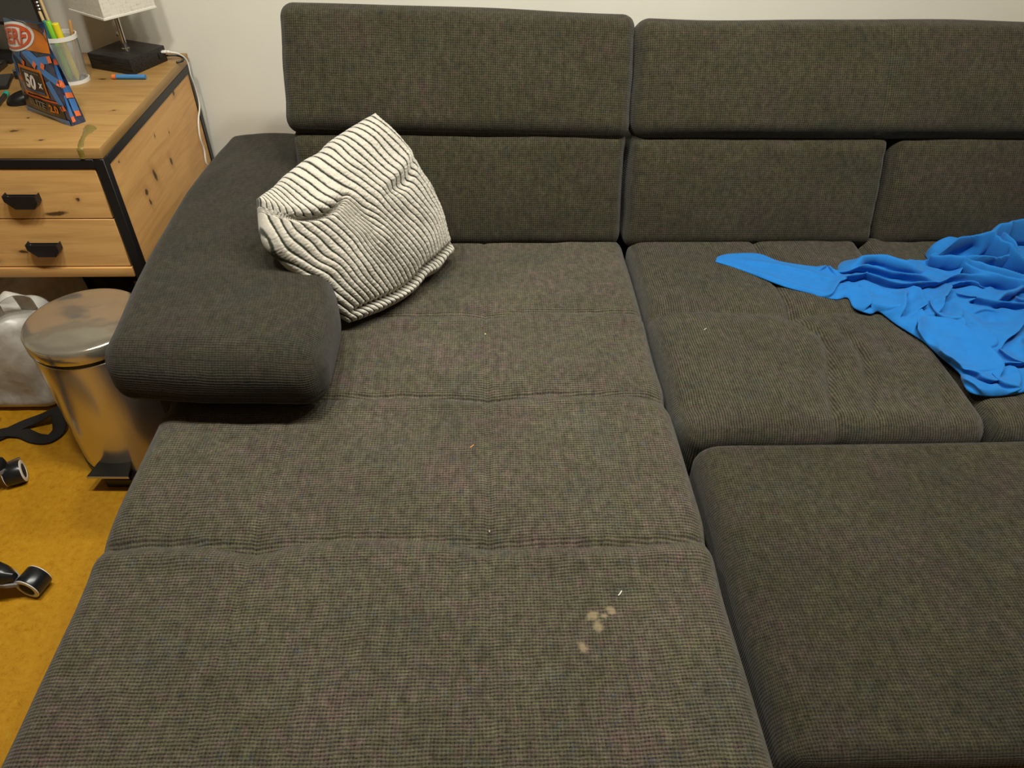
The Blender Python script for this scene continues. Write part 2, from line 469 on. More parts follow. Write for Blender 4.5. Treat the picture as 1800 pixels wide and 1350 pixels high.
# lower back cushions, reclined about 20 degrees
def back_part(name, x0, x1, hgt, thick, tilt, foot, mat, res, bulge, seam=None, seed=0, taper=0.0, r=(0.03, 0.045, 0.045), roll=0.0):
    """local frame: x along the wall, y thickness (0 = front face), z up the face"""
    def disp(P, N, P0):
        x, z = P0[:, 0], P0[:, 2]; front = np.clip(-N[:, 1], 0, 1)
        u = np.clip((x-x0)/(x1-x0), 0, 1); w = np.clip(z/hgt, 0, 1)
        b = bulge*np.sin(np.pi*w)**.7*np.minimum(1, 6*np.minimum(u, 1-u))**.5
        b += 0.0035*vnoise(x*6+seed, z*6)+0.0015*vnoise(x*20+seed, z*16)
        if seam is not None:
            b -= 0.005*np.exp(-((x-seam)/.005)**2)+0.003*np.exp(-((x-seam)/.03)**2)
        # short pulls at the side seams
        for k in range(4):
            zz = hgt*(.2+.2*k)
            b -= 0.005*np.exp(-((z-zz-.02*np.abs(x-x1))/.008)**2)*np.exp(-np.minimum(x-x0, x1-x)/.03)
        out = np.zeros_like(P); out[:, 1] = -front*b
        tp = np.clip(N[:, 2], 0, 1); out[:, 2] = tp*(0.005*vnoise(x*3.3+seed, 0*x)+taper*(x-x0))
        out[:, 0] = N[:, 0]*0.004*vnoise(z*12+seed, 0*z)
        return out
    M = Matrix.Translation(foot) @ Matrix.Rotation(math.radians(roll), 4, 'Y') @ Matrix.Rotation(-math.radians(tilt), 4, 'X')
    return sofapart(cushion(name, (x0, 0, 0), (x1, thick, hgt), r, res, mat, disp=disp, M=M))
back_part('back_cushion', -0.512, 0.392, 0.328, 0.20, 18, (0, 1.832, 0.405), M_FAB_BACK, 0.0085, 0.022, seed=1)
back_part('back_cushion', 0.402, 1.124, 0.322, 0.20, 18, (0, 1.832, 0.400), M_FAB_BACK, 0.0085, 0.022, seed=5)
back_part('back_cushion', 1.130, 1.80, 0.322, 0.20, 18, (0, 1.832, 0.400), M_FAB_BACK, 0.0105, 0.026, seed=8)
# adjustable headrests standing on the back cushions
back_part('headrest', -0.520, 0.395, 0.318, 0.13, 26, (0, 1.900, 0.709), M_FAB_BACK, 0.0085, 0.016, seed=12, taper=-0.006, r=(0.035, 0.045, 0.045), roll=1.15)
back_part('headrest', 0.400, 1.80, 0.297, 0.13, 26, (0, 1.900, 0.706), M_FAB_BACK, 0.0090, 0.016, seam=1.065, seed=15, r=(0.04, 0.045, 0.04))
# hidden metal brackets carrying the headrests, frame of the back
for x in (-0.3, 0.2, 0.65, 1.5):
    sofapart(box('headrest_bracket', (x-0.015, 2.06, 0.55), (x+0.015, 2.08, 0.80), M_BLACK))
sofapart(box('back_frame', (-0.51, 2.10, 0.10), (1.80, 2.21, 0.60), M_BASE, bev=0.01))
def arm_post(P):
    y = P[:, 1]; xin = -0.320-0.183*sm(y, 1.30, 1.86); xo = -0.772-0.030*sm(y, 1.1, 1.55)*(1-sm(y, 1.9, 2.25))
    k = (xin-xo)/(0.430)
    Q = P.copy(); Q[:, 0] = xo+(P[:, 0]+0.748)*k
    Q[:, 1] = P[:, 1]+0.03*(1-(P[:, 0]+.748)/.43)*(1-sm(y, 1.1, 1.5))
    return Q
def arm_disp(P, N, P0):
    x, y, z = P0.T; out = np.zeros_like(P)
    u = np.clip((x+.748)/.43, 0, 1)
    top = np.clip(N[:, 2], 0, 1)
    out[:, 2] = top*(0.012*np.sin(np.pi*u)+0.004*vnoise(x*7, y*4)+0.002*vnoise(x*18, y*12))
    fr = np.clip(-N[:, 1], 0, 1)
    out[:, 1] = -fr*(0.012*np.sin(np.pi*u)**.6+0.003*vnoise(x*9, z*9)-0.006*np.exp(-((z-.485)/.004)**2))
    # puckered inner front corner
    for k in range(3):
        out[:, 1] += fr*0.006*np.exp(-((z-.46-.02*k-.3*(x+.33))/.006)**2)*np.exp(-((x+.325)/.03)**2)
    return out
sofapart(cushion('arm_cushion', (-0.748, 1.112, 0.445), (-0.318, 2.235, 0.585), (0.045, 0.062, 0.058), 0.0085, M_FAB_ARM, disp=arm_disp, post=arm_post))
sofapart(box('chaise_base', (-0.66, 0.18, 0.07), (0.38, 2.10, 0.252), M_BASE, bev=0.01))
sofapart(box('seat_base', (0.42, 1.10, 0.07), (1.79, 2.10, 0.252), M_BASE, bev=0.01))
sofapart(box('arm_base', (-0.72, 1.22, 0.07), (-0.66, 2.10, 0.436), M_BASE, bev=0.01))
sofapart(box('bed_drawer', (0.48, 0.46, 0.05), (1.78, 1.07, 0.272), M_BASE, bev=0.01))
for x, y in ((-0.6, 0.25), (0.32, 0.25), (-0.6, 2.0), (0.32, 2.0), (1.7, 1.2), (1.7, 2.0), (0.55, 0.52), (1.7, 0.52)):
    sofapart(lathe('leg', [(0.018, 0), (0.022, 0.075)], M_BLACK, n=16, loc=(x, y, 0)))

# ------------------------------------------------------------------ blue fleece blanket
BLK_OUT = [(0.635, 1.729), (0.649, 1.755), (0.689, 1.77), (0.768, 1.769), (0.815, 1.729), (0.905, 1.701), (0.925, 1.703), (0.948, 1.694), (0.955, 1.674), (0.969, 1.704), (0.997, 1.73), (1.046, 1.739), (1.096, 1.751), (1.134, 1.738), (1.15, 1.72), (1.207, 1.723), (1.235, 1.72), (1.257, 1.721), (1.239, 1.725), (1.239, 1.759), (1.258, 1.776), (1.323, 1.786), (1.354, 1.78), (1.384, 1.802), (1.454, 1.832), (1.531, 1.852), (1.618, 1.858), (1.644, 1.78), (1.685, 1.654), (1.593, 1.427), (1.467, 1.277), (1.32, 1.215), (1.195, 1.182), (1.118, 1.17), (1.073, 1.184), (1.075, 1.226), (1.082, 1.252), (1.065, 1.314), (1.052, 1.369), (1.016, 1.438), (0.996, 1.491), (0.974, 1.482), (0.961, 1.485), (0.937, 1.509), (0.938, 1.553), (0.906, 1.545), (0.866, 1.559), (0.848, 1.572), (0.791, 1.604), (0.717, 1.668), (0.679, 1.7)]
BLK_FOLDS = [
  (0.020,0.018,0.006,[(0.894, 1.677), (0.93, 1.703), (0.942, 1.694), (0.949, 1.657)]),
  (0.014,0.030,0.015,[(0.701, 1.732), (0.786, 1.702), (0.869, 1.667), (0.923, 1.644)]),
  (0.012,0.020,0.012,[(0.689, 1.689), (0.767, 1.638), (0.828, 1.591), (0.88, 1.567), (0.911, 1.577)]),
  (0.022,0.016,0.008,[(0.87, 1.547), (0.904, 1.583), (0.932, 1.626), (0.954, 1.651)]),
  (0.050,0.030,0.020,[(0.961, 1.685), (1.01, 1.711), (1.064, 1.717), (1.099, 1.708), (1.125, 1.687), (1.18, 1.658)]),
  (0.046,0.014,0.008,[(0.955, 1.675), (1.025, 1.68), (1.07, 1.654), (1.13, 1.636), (1.193, 1.625)]),
  (0.034,0.010,0.006,[(0.958, 1.674), (1.007, 1.679), (1.054, 1.662), (1.093, 1.645)]),
  (0.045,0.016,0.007,[(0.927, 1.623), (0.942, 1.64), (0.981, 1.634), (1.009, 1.639), (1.046, 1.614), (1.085, 1.592), (1.157, 1.604), (1.206, 1.62)]),
  (0.050,0.018,0.010,[(1.17, 1.607), (1.202, 1.618), (1.274, 1.626), (1.332, 1.606), (1.391, 1.592), (1.479, 1.588)]),
  (0.040,0.012,0.006,[(1.209, 1.595), (1.266, 1.603), (1.297, 1.594), (1.314, 1.575)]),
  (0.042,0.020,0.007,[(1.224, 1.557), (1.255, 1.536), (1.286, 1.513), (1.333, 1.505), (1.378, 1.512), (1.473, 1.547)]),
  (0.046,0.012,0.012,[(1.276, 1.522), (1.331, 1.553), (1.402, 1.584)]),
  (0.060,0.014,0.008,[(1.232, 1.687), (1.277, 1.669), (1.312, 1.629), (1.35, 1.601), (1.394, 1.581), (1.471, 1.559)]),
  (0.050,0.010,0.008,[(1.229, 1.635), (1.257, 1.66), (1.286, 1.677), (1.311, 1.659), (1.347, 1.633)]),
  (0.070,0.016,0.008,[(1.227, 1.739), (1.224, 1.703), (1.253, 1.682), (1.309, 1.658), (1.357, 1.621), (1.402, 1.604), (1.481, 1.584)]),
  (0.100,0.022,0.008,[(1.204, 1.705), (1.257, 1.728), (1.328, 1.747), (1.383, 1.743), (1.407, 1.712), (1.415, 1.676), (1.473, 1.647)]),
  (0.080,0.012,0.007,[(1.284, 1.709), (1.295, 1.694), (1.33, 1.679), (1.387, 1.684), (1.445, 1.687)]),
  (0.115,0.045,0.020,[(1.334, 1.738), (1.369, 1.757), (1.421, 1.775), (1.487, 1.791), (1.587, 1.797)]),
  (0.105,0.020,0.010,[(1.417, 1.787), (1.436, 1.771), (1.436, 1.734), (1.431, 1.697), (1.444, 1.667)]),
  (0.030,0.014,0.007,[(0.944, 1.443), (0.941, 1.474), (0.958, 1.529), (0.958, 1.563), (0.94, 1.573)]),
  (0.022,0.012,0.008,[(0.923, 1.531), (0.922, 1.491), (0.935, 1.469)]),
  (0.030,0.010,0.006,[(0.982, 1.474), (1.011, 1.496), (1.025, 1.528), (1.01, 1.562), (0.976, 1.581)]),
  (0.028,0.009,0.007,[(0.999, 1.542), (0.991, 1.511), (0.98, 1.46), (0.995, 1.412)]),
  (0.040,0.022,0.014,[(1.008, 1.357), (1.002, 1.407), (1.017, 1.479), (1.047, 1.541), (1.073, 1.575)]),
  (0.040,0.020,0.007,[(1.091, 1.458), (1.078, 1.468), (1.082, 1.513), (1.09, 1.562), (1.086, 1.58)]),
  (0.036,0.012,0.012,[(1.105, 1.459), (1.138, 1.521), (1.182, 1.572), (1.209, 1.607)]),
  (0.036,0.012,0.006,[(1.153, 1.528), (1.14, 1.495), (1.134, 1.459), (1.145, 1.43)]),
  (0.036,0.012,0.007,[(1.139, 1.383), (1.146, 1.423), (1.16, 1.471), (1.174, 1.518)]),
  (0.030,0.014,0.010,[(1.049, 1.335), (1.038, 1.364), (1.035, 1.409), (1.038, 1.456)]),
  (0.036,0.040,0.007,[(1.132, 1.215), (1.149, 1.252), (1.149, 1.289), (1.146, 1.348), (1.13, 1.384), (1.112, 1.418), (1.09, 1.438)]),
  (0.034,0.012,0.008,[(1.092, 1.44), (1.071, 1.403), (1.045, 1.358), (1.023, 1.326)]),
  (0.034,0.030,0.007,[(1.016, 1.319), (1.041, 1.321), (1.065, 1.314), (1.082, 1.287), (1.098, 1.253)]),
  (0.026,0.010,0.006,[(1.065, 1.299), (1.086, 1.288), (1.108, 1.265), (1.133, 1.251)]),
  (0.034,0.012,0.006,[(1.096, 1.258), (1.112, 1.237), (1.121, 1.217), (1.133, 1.215)]),
  (0.024,0.010,0.006,[(1.071, 1.238), (1.077, 1.224), (1.087, 1.206), (1.099, 1.179), (1.1, 1.157)]),
  (0.020,0.018,0.012,[(1.058, 1.203), (1.063, 1.173), (1.09, 1.159)]),
  (0.030,0.012,0.007,[(1.168, 1.282), (1.193, 1.282), (1.235, 1.283), (1.286, 1.295)]),
  (0.028,0.014,0.007,[(1.151, 1.238), (1.155, 1.208), (1.164, 1.185)]),
  (0.026,0.012,0.008,[(1.151, 1.154), (1.17, 1.201), (1.19, 1.25), (1.195, 1.274)]),
  (0.030,0.030,0.010,[(1.205, 1.328), (1.24, 1.372), (1.287, 1.417), (1.342, 1.465), (1.445, 1.539)]),
  (0.030,0.012,0.010,[(1.221, 1.521), (1.247, 1.539), (1.272, 1.546)]),
  (0.028,0.012,0.010,[(1.185, 1.331), (1.189, 1.353), (1.175, 1.387), (1.176, 1.422)]),
  (0.022,0.030,0.020,[(1.207, 1.478), (1.257, 1.489), (1.294, 1.477)]),
  (0.028,0.012,0.008,[(1.219, 1.331), (1.227, 1.309), (1.236, 1.277)]),
  (0.050,0.020,0.012,[(1.373, 1.536), (1.402, 1.46), (1.429, 1.388)]),
  (0.050,0.020,0.012,[(1.483, 1.702), (1.56, 1.672), (1.603, 1.614)]),
  (0.040,0.020,0.012,[(1.304, 1.358), (1.333, 1.292), (1.374, 1.25)]),
]

def inside(poly, X, Y):
    c = np.zeros(X.shape, bool); n = len(poly)
    for i in range(n):
        x1, y1 = poly[i]; x2, y2 = poly[(i+1) % n]
        cond = ((y1 > Y) != (y2 > Y)) & (X < (x2-x1)*(Y-y1)/(y2-y1+1e-12)+x1)
        c ^= cond
    return c
def poly_dist(pts, X, Y, closed=False):
    """distance, signed side (>0 right of travel), arclength fraction of nearest point, nearest point, right normal"""
    P = np.array(pts, float)
    if closed: P = np.vstack([P, P[:1]])
    seg = np.diff(P, axis=0); L = np.linalg.norm(seg, axis=1); S = np.concatenate([[0], np.cumsum(L)])
    best = np.full(X.shape, 9.0); sd = np.zeros(X.shape); fr = np.zeros(X.shape); nx = np.zeros(X.shape); ny = np.zeros(X.shape); qx = X.copy(); qy = Y.copy()
    for i in range(len(seg)):
        if L[i] < 1e-9: continue
        tx, ty = seg[i]/L[i]
        a = np.clip((X-P[i, 0])*tx+(Y-P[i, 1])*ty, 0, L[i])
        px = P[i, 0]+a*tx; py = P[i, 1]+a*ty
        d = np.hypot(X-px, Y-py); m = d < best
        best = np.where(m, d, best)
        s = (X-P[i, 0])*ty-(Y-P[i, 1])*tx
        sd = np.where(m, np.sign(s), sd); fr = np.where(m, (S[i]+a)/S[-1], fr)
        nx = np.where(m, ty, nx); ny = np.where(m, -tx, ny); qx = np.where(m, px, qx); qy = np.where(m, py, qy)
    return best, sd, fr, nx, ny, qx, qy

def build_blanket():
    o = catmull([p+(0,) for p in BLK_OUT]+[BLK_OUT[0]+(0,)], 4)[:-1, :2]
    step = 0.0024
    xs = np.arange(o[:, 0].min()-step, o[:, 0].max()+2*step, step); ys = np.arange(o[:, 1].min()-step, o[:, 1].max()+2*step, step)
    X, Y = np.meshgrid(xs, ys, indexing='ij')
    ins = inside(o, X, Y)
    cell = ins[:-1, :-1] | ins[1:, :-1] | ins[1:, 1:] | ins[:-1, 1:]
    D, _, _, _, _, qx, qy = poly_dist(o, X, Y, True)
    X = np.where(ins, X, qx); Y = np.where(ins, Y, qy); D = np.where(ins, D, 0)
    # wander of the coordinates so that no fold is ruler-straight
    WX = X+0.0045*vnoise(X*26, Y*26+3); WY = Y+0.0045*vnoise(X*26+17, Y*26)
    rise = sm(Y-1.69-0.02*vnoise(X*9, Y*9), 0, .05)*sm(X, 1.20, 1.30)
    body = 0.006+0.010*sm(X, .92, 1.02)+0.036*rise
    body += (0.006*vnoise(X*14, Y*14)+0.004*vnoise(X*30+4, Y*26))*sm(X, .88, .98)
    body += 0.0022*vnoise(X*60+Y*25, Y*55)*sm(X, .88, .98)
    acc = np.zeros(X.shape); CX = np.zeros(X.shape); CY = np.zeros(X.shape)
    for h, wb, wf, pts in BLK_FOLDS:
        d, sd, fr, nx, ny, _, _ = poly_dist(catmull([p+(0,) for p in pts], 6)[:, :2], WX, WY)
        tipz = (fr < 1e-6) | (fr > 1-1e-6)
        w = np.where(tipz, min(wb, wf), np.where(sd > 0, wf, wb))*(0.74+0.22*vnoise(X*25, Y*25+h*99))
        core = np.maximum(w, 0.004)
        prof = np.exp(-(d/core)**2*1.1)
        endf = 0.45+0.55*np.clip(np.minimum(fr, 1-fr)*5, 0, 1)
        k = h*prof*endf
        back = np.where(tipz | (sd > 0), 0, np.exp(-((d-2.4*wb)/(0.75*wb))**2))*np.clip(np.minimum(fr, 1-fr)*4, 0, 1)
        k2 = 0.50*h*back*(0.6+0.5*vnoise(X*18+h*50, Y*18))
        acc += np.maximum(k, 0)**5+np.maximum(k2, 0)**5
        c = 0.95*h*prof*endf*(~tipz)*np.clip((h-.012)/.012, 0, 1)
        CX += nx*c; CY += ny*c
        v = np.where((sd > 0) & ~tipz, np.exp(-((d-2.0*wf)/(0.9*wf))**2), 0)*endf
        body -= 0.018*v*np.minimum(1, h/.03)*(body > 0.010)
    lim = np.hypot(CX, CY); sc = np.minimum(1, 0.030/np.maximum(lim, 1e-6)); CX *= sc; CY *= sc
    Zt = np.maximum(body, 0.004)+0.0*X
    Zt = (np.maximum(Zt, 0)**5+acc)**0.2
    edge = np.sqrt(np.clip(1-(1-np.clip(D/0.010, 0, 1))**2, 0, 1))
    # light smoothing keeps the fleece soft
    for _ in range(2):
        Zp = np.pad(Zt, 1, mode='edge'); Zt = 0.5*Zt+0.125*(Zp[:-2, 1:-1]+Zp[2:, 1:-1]+Zp[1:-1, :-2]+Zp[1:-1, 2:])
    Zt = 0.0035+(Zt-0.0035)*edge
    Zt += 0.0008*vnoise(X*200, Y*200)*edge
    for A in range(5):
        for Cc in (CX, CY):
            Cp = np.pad(Cc, 1, mode='edge'); Cc[:] = 0.5*Cc+0.125*(Cp[:-2, 1:-1]+Cp[2:, 1:-1]+Cp[1:-1, :-2]+Cp[1:-1, 2:])
    CX *= edge; CY *= edge
    used = np.zeros(X.shape, bool)
    used[:-1, :-1] |= cell; used[1:, :-1] |= cell; used[1:, 1:] |= cell; used[:-1, 1:] |= cell
    ids = -np.ones(X.shape, int); ids[used] = np.arange(used.sum()); n = used.sum()
    G = np.stack([X+CX, Y+CY, 0.423+Zt], -1)
    wgt = used.astype(float)[..., None]
    for _ in range(5):                                     # relax the cloth so crests run smooth
        Gp = np.pad(G*wgt, ((1, 1), (1, 1), (0, 0))); Wp = np.pad(wgt, ((1, 1), (1, 1), (0, 0)))
        nb = Gp[:-2, 1:-1]+Gp[2:, 1:-1]+Gp[1:-1, :-2]+Gp[1:-1, 2:]; nw = Wp[:-2, 1:-1]+Wp[2:, 1:-1]+Wp[1:-1, :-2]+Wp[1:-1, 2:]
        m = np.where(ins & (nw[..., 0] > 3.5), 0.6, 0.0)[..., None]
        G = G*(1-m)+m*nb/np.maximum(nw, 1)
    top = G[used]
    bot = np.stack([X[used], Y[used], np.full(n, 0.4232)], 1)
    q = np.stack([ids[:-1, :-1], ids[1:, :-1], ids[1:, 1:], ids[:-1, 1:]], -1)[cell]
    F = q.tolist()+(q[:, ::-1]+n).tolist()
    E = {}
    for f in q.tolist():
        for a, b in zip(f, f[1:]+f[:1]):
            if (b, a) in E: del E[(b, a)]
            else: E[(a, b)] = 1
    F += [(b, a, a+n, b+n) for a, b in E]
    V = np.vstack([top, bot])
    t = NT('blue_fleece'); v = t.co('Object')
    nz = t.noise(v, 700, 3, 0.7); n2 = t.noise(v, 40, 2)
    t.set(color=t.mix(n2, (0.014, 0.145, 0.44), (0.021, 0.178, 0.50)), rough=0.9, spec=0.1, sheen=0.12, sheen_rough=0.4)
    t.bump(nz, 0.35, 0.0015)
    return mesh_obj('fleece_blanket', V, F, t.m, None, True)
tag(build_blanket(), 'crumpled bright blue fleece blanket spread over the right seat of the sofa', 'blanket')

# ------------------------------------------------------------------ ribbed cushion
def build_pillow():
    Bc, Rc = np.array([-0.325, 1.432, 0.444]), np.array([-0.083, 1.738, 0.462])
    e = (Rc-Bc)/np.linalg.norm(Rc-Bc); tl = math.radians(61)
    n0 = np.array([-e[1], e[0], 0]); n0 /= np.linalg.norm(n0)
    d = np.array([0, 0, 1])*math.sin(tl)+n0*math.cos(tl); d -= e*(d@e); d /= np.linalg.norm(d)
    nn = np.cross(e, d)                                     # faces the room
    ctr = {}
    Tc = Bc+e*0.350+d*0.392; Lc = Bc-e*0.046+d*0.345
    NS, NTt, NR = 400, 200, 31
    s = np.linspace(0, 1, NS)[:, None]*np.ones((1, NTt)); t = np.ones((NS, 1))*np.linspace(0, 1, NTt)[None]
    a, b = 2*s-1, 2*t-1
    base = ((1-s)*(1-t))[..., None]*Bc+(s*(1-t))[..., None]*Rc+(s*t)[..., None]*Tc+((1-s)*t)[..., None]*Lc
    # full edges bow outward between the pulled corners; lower edge sags on the seat
    bow = lambda q: 1-q*q
    base = base+e*(np.maximum(a, 0)**2*bow(b)*0.028-np.maximum(-a, 0)**2*bow(b)*0.034)[..., None]
    base = base+d*(np.maximum(b, 0)**2*bow(a)*0.003-np.maximum(-b, 0)**2*bow(a)*0.022)[..., None]
    base = base-e*(0.026*np.exp(-((t-.72)/.17)**2)*np.maximum(-a, 0)**2)[..., None]+e*(0.008*vnoise(t*7, s*3)*(np.maximum(a, 0)**3))[..., None]+d*(0.006*vnoise(s*8, t*3)*(np.abs(b)**3))[..., None]
    # rib coordinate: the cover is sheared, so ribs run from the lower edge up to the left fold
    cre = 0.93-0.62*s-0.10*np.sin(s*9)                    # crease from the left corner into the face
    dz = t-cre
    shear = 0.42*sm(t, 0.03, 0.98)*(1-s)*sm(s, -.3, .25)
    lower = 1-sm(dz, -0.02, 0.02)
    lower = lower*(1-sm(s, 0.26, 0.42))
    g = shear*(1-lower)+lower*(0.10*t)
    q = s+g+0.012*vnoise(s*4+2, t*4)+0.007*vnoise(s*9, t*8)+0.02*vnoise(s*3, t*2.2+7)*t
    fold2 = np.exp(-((t-0.60-0.18*(s-.7)-.03*np.sin(s*14))/.035)**2)*sm(s, .55, .75)     # soft buckle towards the right
    q = q+0.012*fold2
    ph = q*NR+0.5
    rib = np.abs(np.sin(np.pi*ph))**0.75
    bulge = (np.clip(1-np.abs(a)**2.4, 0, 1)*np.clip(1-np.abs(b)**2.4, 0, 1))**0.52
    hf = 0.082*bulge*(1+0.10*vnoise(s*2.2, t*2.2))
    hf += bulge**.5*(0.006*vnoise(s*5, t*5)+0.003*vnoise(s*12, t*10))
    hf -= 0.016*np.exp(-(dz/.018)**2)*(1-sm(s, .24, .42))*sm(s, .05, .14)
    hf += 0.012*np.exp(-((dz-.06)/.05)**2)*(1-sm(s, .28, .46))
    hf -= 0.010*fold2*bulge
    hf += 0.010*np.exp(-((t-0.66-0.18*(s-.7))/.04)**2)*sm(s, .5, .75)*bulge
    # gathered hem strip along the lower edge
    hem = np.exp(-((t-0.075-.01*np.sin(s*11))/.016)**2)*sm(s, .02, .1)
    hf -= 0.022*hem*np.clip(bulge*2.5, 0, 1)
    hf += 0.012*np.exp(-((t-0.03)/.025)**2)*(1-np.abs(a)**6)
    rh = 0.0085*rib*(0.35+0.65*np.clip(bulge*3, 0, 1))+0.0010*vnoise(s*150, t*150)+0.0009*vnoise(s*90, t*210)
    front = base+nn*(hf+rh)[..., None]
    # rough silhouette where the ribs meet the edges
    hb = -0.060*bulge**.8*(1+0.1*vnoise(s*3, t*3+4))-0.0045*rib*np.clip(bulge*4, 0, 1)
    step = 3
    si = np.unique(np.append(np.arange(0, NS, step), NS-1)); ti = np.unique(np.append(np.arange(0, NTt, step), NTt-1))
    # same density front and back keeps the border stitched together
    back = base+nn*hb[..., None]
    lowest = np.minimum(front[..., 2], back[..., 2]).min()
    n1 = NS*NTt
    ids = np.arange(n1).reshape(NS, NTt)
    border = np.zeros((NS, NTt), bool); border[0] = border[-1] = True; border[:, 0] = border[:, -1] = True
    bid = np.where(border, ids, -1); bid[~border] = n1+np.arange((~border).sum())
    V = np.vstack([front.reshape(-1, 3), back[~border]])
    qf = np.stack([ids[:-1, :-1], ids[1:, :-1], ids[1:, 1:], ids[:-1, 1:]], -1).reshape(-1, 4)
    qb = np.stack([bid[:-1, :-1], bid[:-1, 1:], bid[1:, 1:], bid[1:, :-1]], -1).reshape(-1, 4)
    F = np.vstack([qf, qb])
    U = np.zeros((len(V), 2)); U[:n1, 0] = ph.ravel(); U[:n1, 1] = t.ravel(); U[n1:, 0] = ph[~border]; U[n1:, 1] = t[~border]
    # nothing below the seat, nothing inside the reclined back
    V[:, 2] = np.maximum(V[:, 2], 0.428+0.004*np.sin(U[:, 0]*6.28))
    tt = NT('ribbed_plush'); uv = tt.co('UV'); x, y, _ = tt.xyz(uv)
    fr = tt.math('ABSOLUTE', tt.math('SUBTRACT', tt.math('FRACT', tt.math('ADD', x, 0.5)), 0.5))
    o = tt.co('Object'); nz = tt.noise(o, 900, 3, 0.7); n2 = tt.noise(o, 120, 3)
    fr2 = tt.math('ADD', fr, tt.math('MULTIPLY_ADD', n2, 0.08, -0.04))
    k = tt.sstep(fr2, 0.06, 0.19)
    cream = tt.mix(n2, (0.47, 0.435, 0.36), (0.58, 0.545, 0.46))
    tt.set(color=tt.mix(k, (0.030, 0.033, 0.020), cream), rough=0.95, spec=0.08, sheen=0.25, sheen_rough=0.5)
    tt.bump(nz, 0.5, 0.002)
    return mesh_obj('ribbed_cushion', V, F, tt.m, None, True, uv=U[F.ravel()])
tag(build_pillow(), 'cream plush cushion with dark ribs leaning in the sofa corner against the arm', 'cushion')

# ------------------------------------------------------------------ desk
DX, DXL, DY, DYB = -0.916, -2.25, 1.728, 2.435
desk = tag(empty('desk', (-1.3, 2.08, 0)), 'knotty oak desk with black metal frame and two drawers, against the wall', 'desk')
DINV = Matrix.Translation((1.3, -2.08, 0))
def dp(o): o.parent = desk; o.matrix_parent_inverse = DINV; return o
def sub(o, p):
    o.parent = p; return o
dp(box('desktop', (DXL, DY, 0.722), (DX, DYB, 0.750), M_TOP, bev=0.0025))
FR = 0.026
def bar(name, lo, hi): return dp(box(name, lo, hi, M_BLACK, bev=0.0015, seg=1))
bar('frame_rail', (DXL, DY+.001, 0.697), (DX-FR, DY+FR, 0.721))
bar('frame_rail', (DX-FR, DY+FR, 0.697), (DX-.001, DYB-FR, 0.721))
bar('frame_rail', (DX-FR, DY+FR, 0.385), (DX-.001, DYB-FR, 0.409))
bar('frame_rail', (DXL, DYB-FR, 0.697), (DX-FR, DYB-.002, 0.721))
for x in (DX-FR-.001, DXL):
    for y in (DY+.001, DYB-FR-.001):
        bar('leg', (x, y, 0), (x+FR, y+FR, 0.721))
dp(box('side_panel', (DX-0.018, DY+FR+.001, 0.410), (DX-0.004, DYB-FR-.002, 0.696), M_SIDE))
CXL = -1.375
dp(box('inner_panel', (CXL-0.018, DY+0.010, 0.389), (CXL, DYB-FR-.002, 0.697), M_SIDE))
dp(box('bottom_board', (CXL, DY-.002, 0.388), (DX-FR-.003, DYB-FR-.002, 0.417), M_EDGE, bev=0.003))
dp(box('back_board', (CXL, DYB-FR-0.014, 0.418), (DX-FR-.002, DYB-FR-.004, 0.694), M_SIDE))
for zlo, zhi, zc in ((0.5615, 0.694, 0.616), (0.4195, 0.5585, 0.479)):
    dr = dp(box('drawer', (CXL+.003, DY+0.004, zlo), (DX-FR-.005, DY+0.020, zhi), M_DRAW, bev=0.0012, seg=1))
    bmx = bmesh.new()
    add_box(bmx, (CXL+.02, DY+0.021, zlo+.01), (DX-FR-.025, DY+0.50, zhi-.02))
    sub(bm_obj('drawer_box', bmx, M_SIDE), dr)
    # folded black pull: flat plate with clipped lower corners, lipped forward
    bm = bmesh.new()
    hw, hh, c = 0.041, 0.019, -1.146
    pts = [(-hw, hh), (hw, hh), (hw, -hh+.016), (hw-.014, -hh), (-hw+.020, -hh), (-hw, -hh+.022)]
    lo_ = [bm.verts.new((c+x, DY+0.005, zc+z)) for x, z in pts]
    hi_ = [bm.verts.new((c+x*0.97, DY-0.019, zc+z*0.96)) for x, z in pts]
    bm.faces.new(lo_[::-1]); bm.faces.new(hi_)
    for i in range(6): bm.faces.new((lo_[i], lo_[(i+1) % 6], hi_[(i+1) % 6], hi_[i]))
    bmesh.ops.recalc_face_normals(bm, faces=bm.faces[:])
    tf = [f for f in bm.faces if f.normal.z > 0.9]
    r = bmesh.ops.inset_region(bm, faces=tf, thickness=0.003, depth=-0.012)
    bmesh.ops.bevel(bm, geom=[e for e in bm.edges if e.calc_face_angle(0) > 0.5], offset=0.0012, segments=1, affect='EDGES')
    sub(bm_obj('handle', bm, M_BLACKPL), dr)
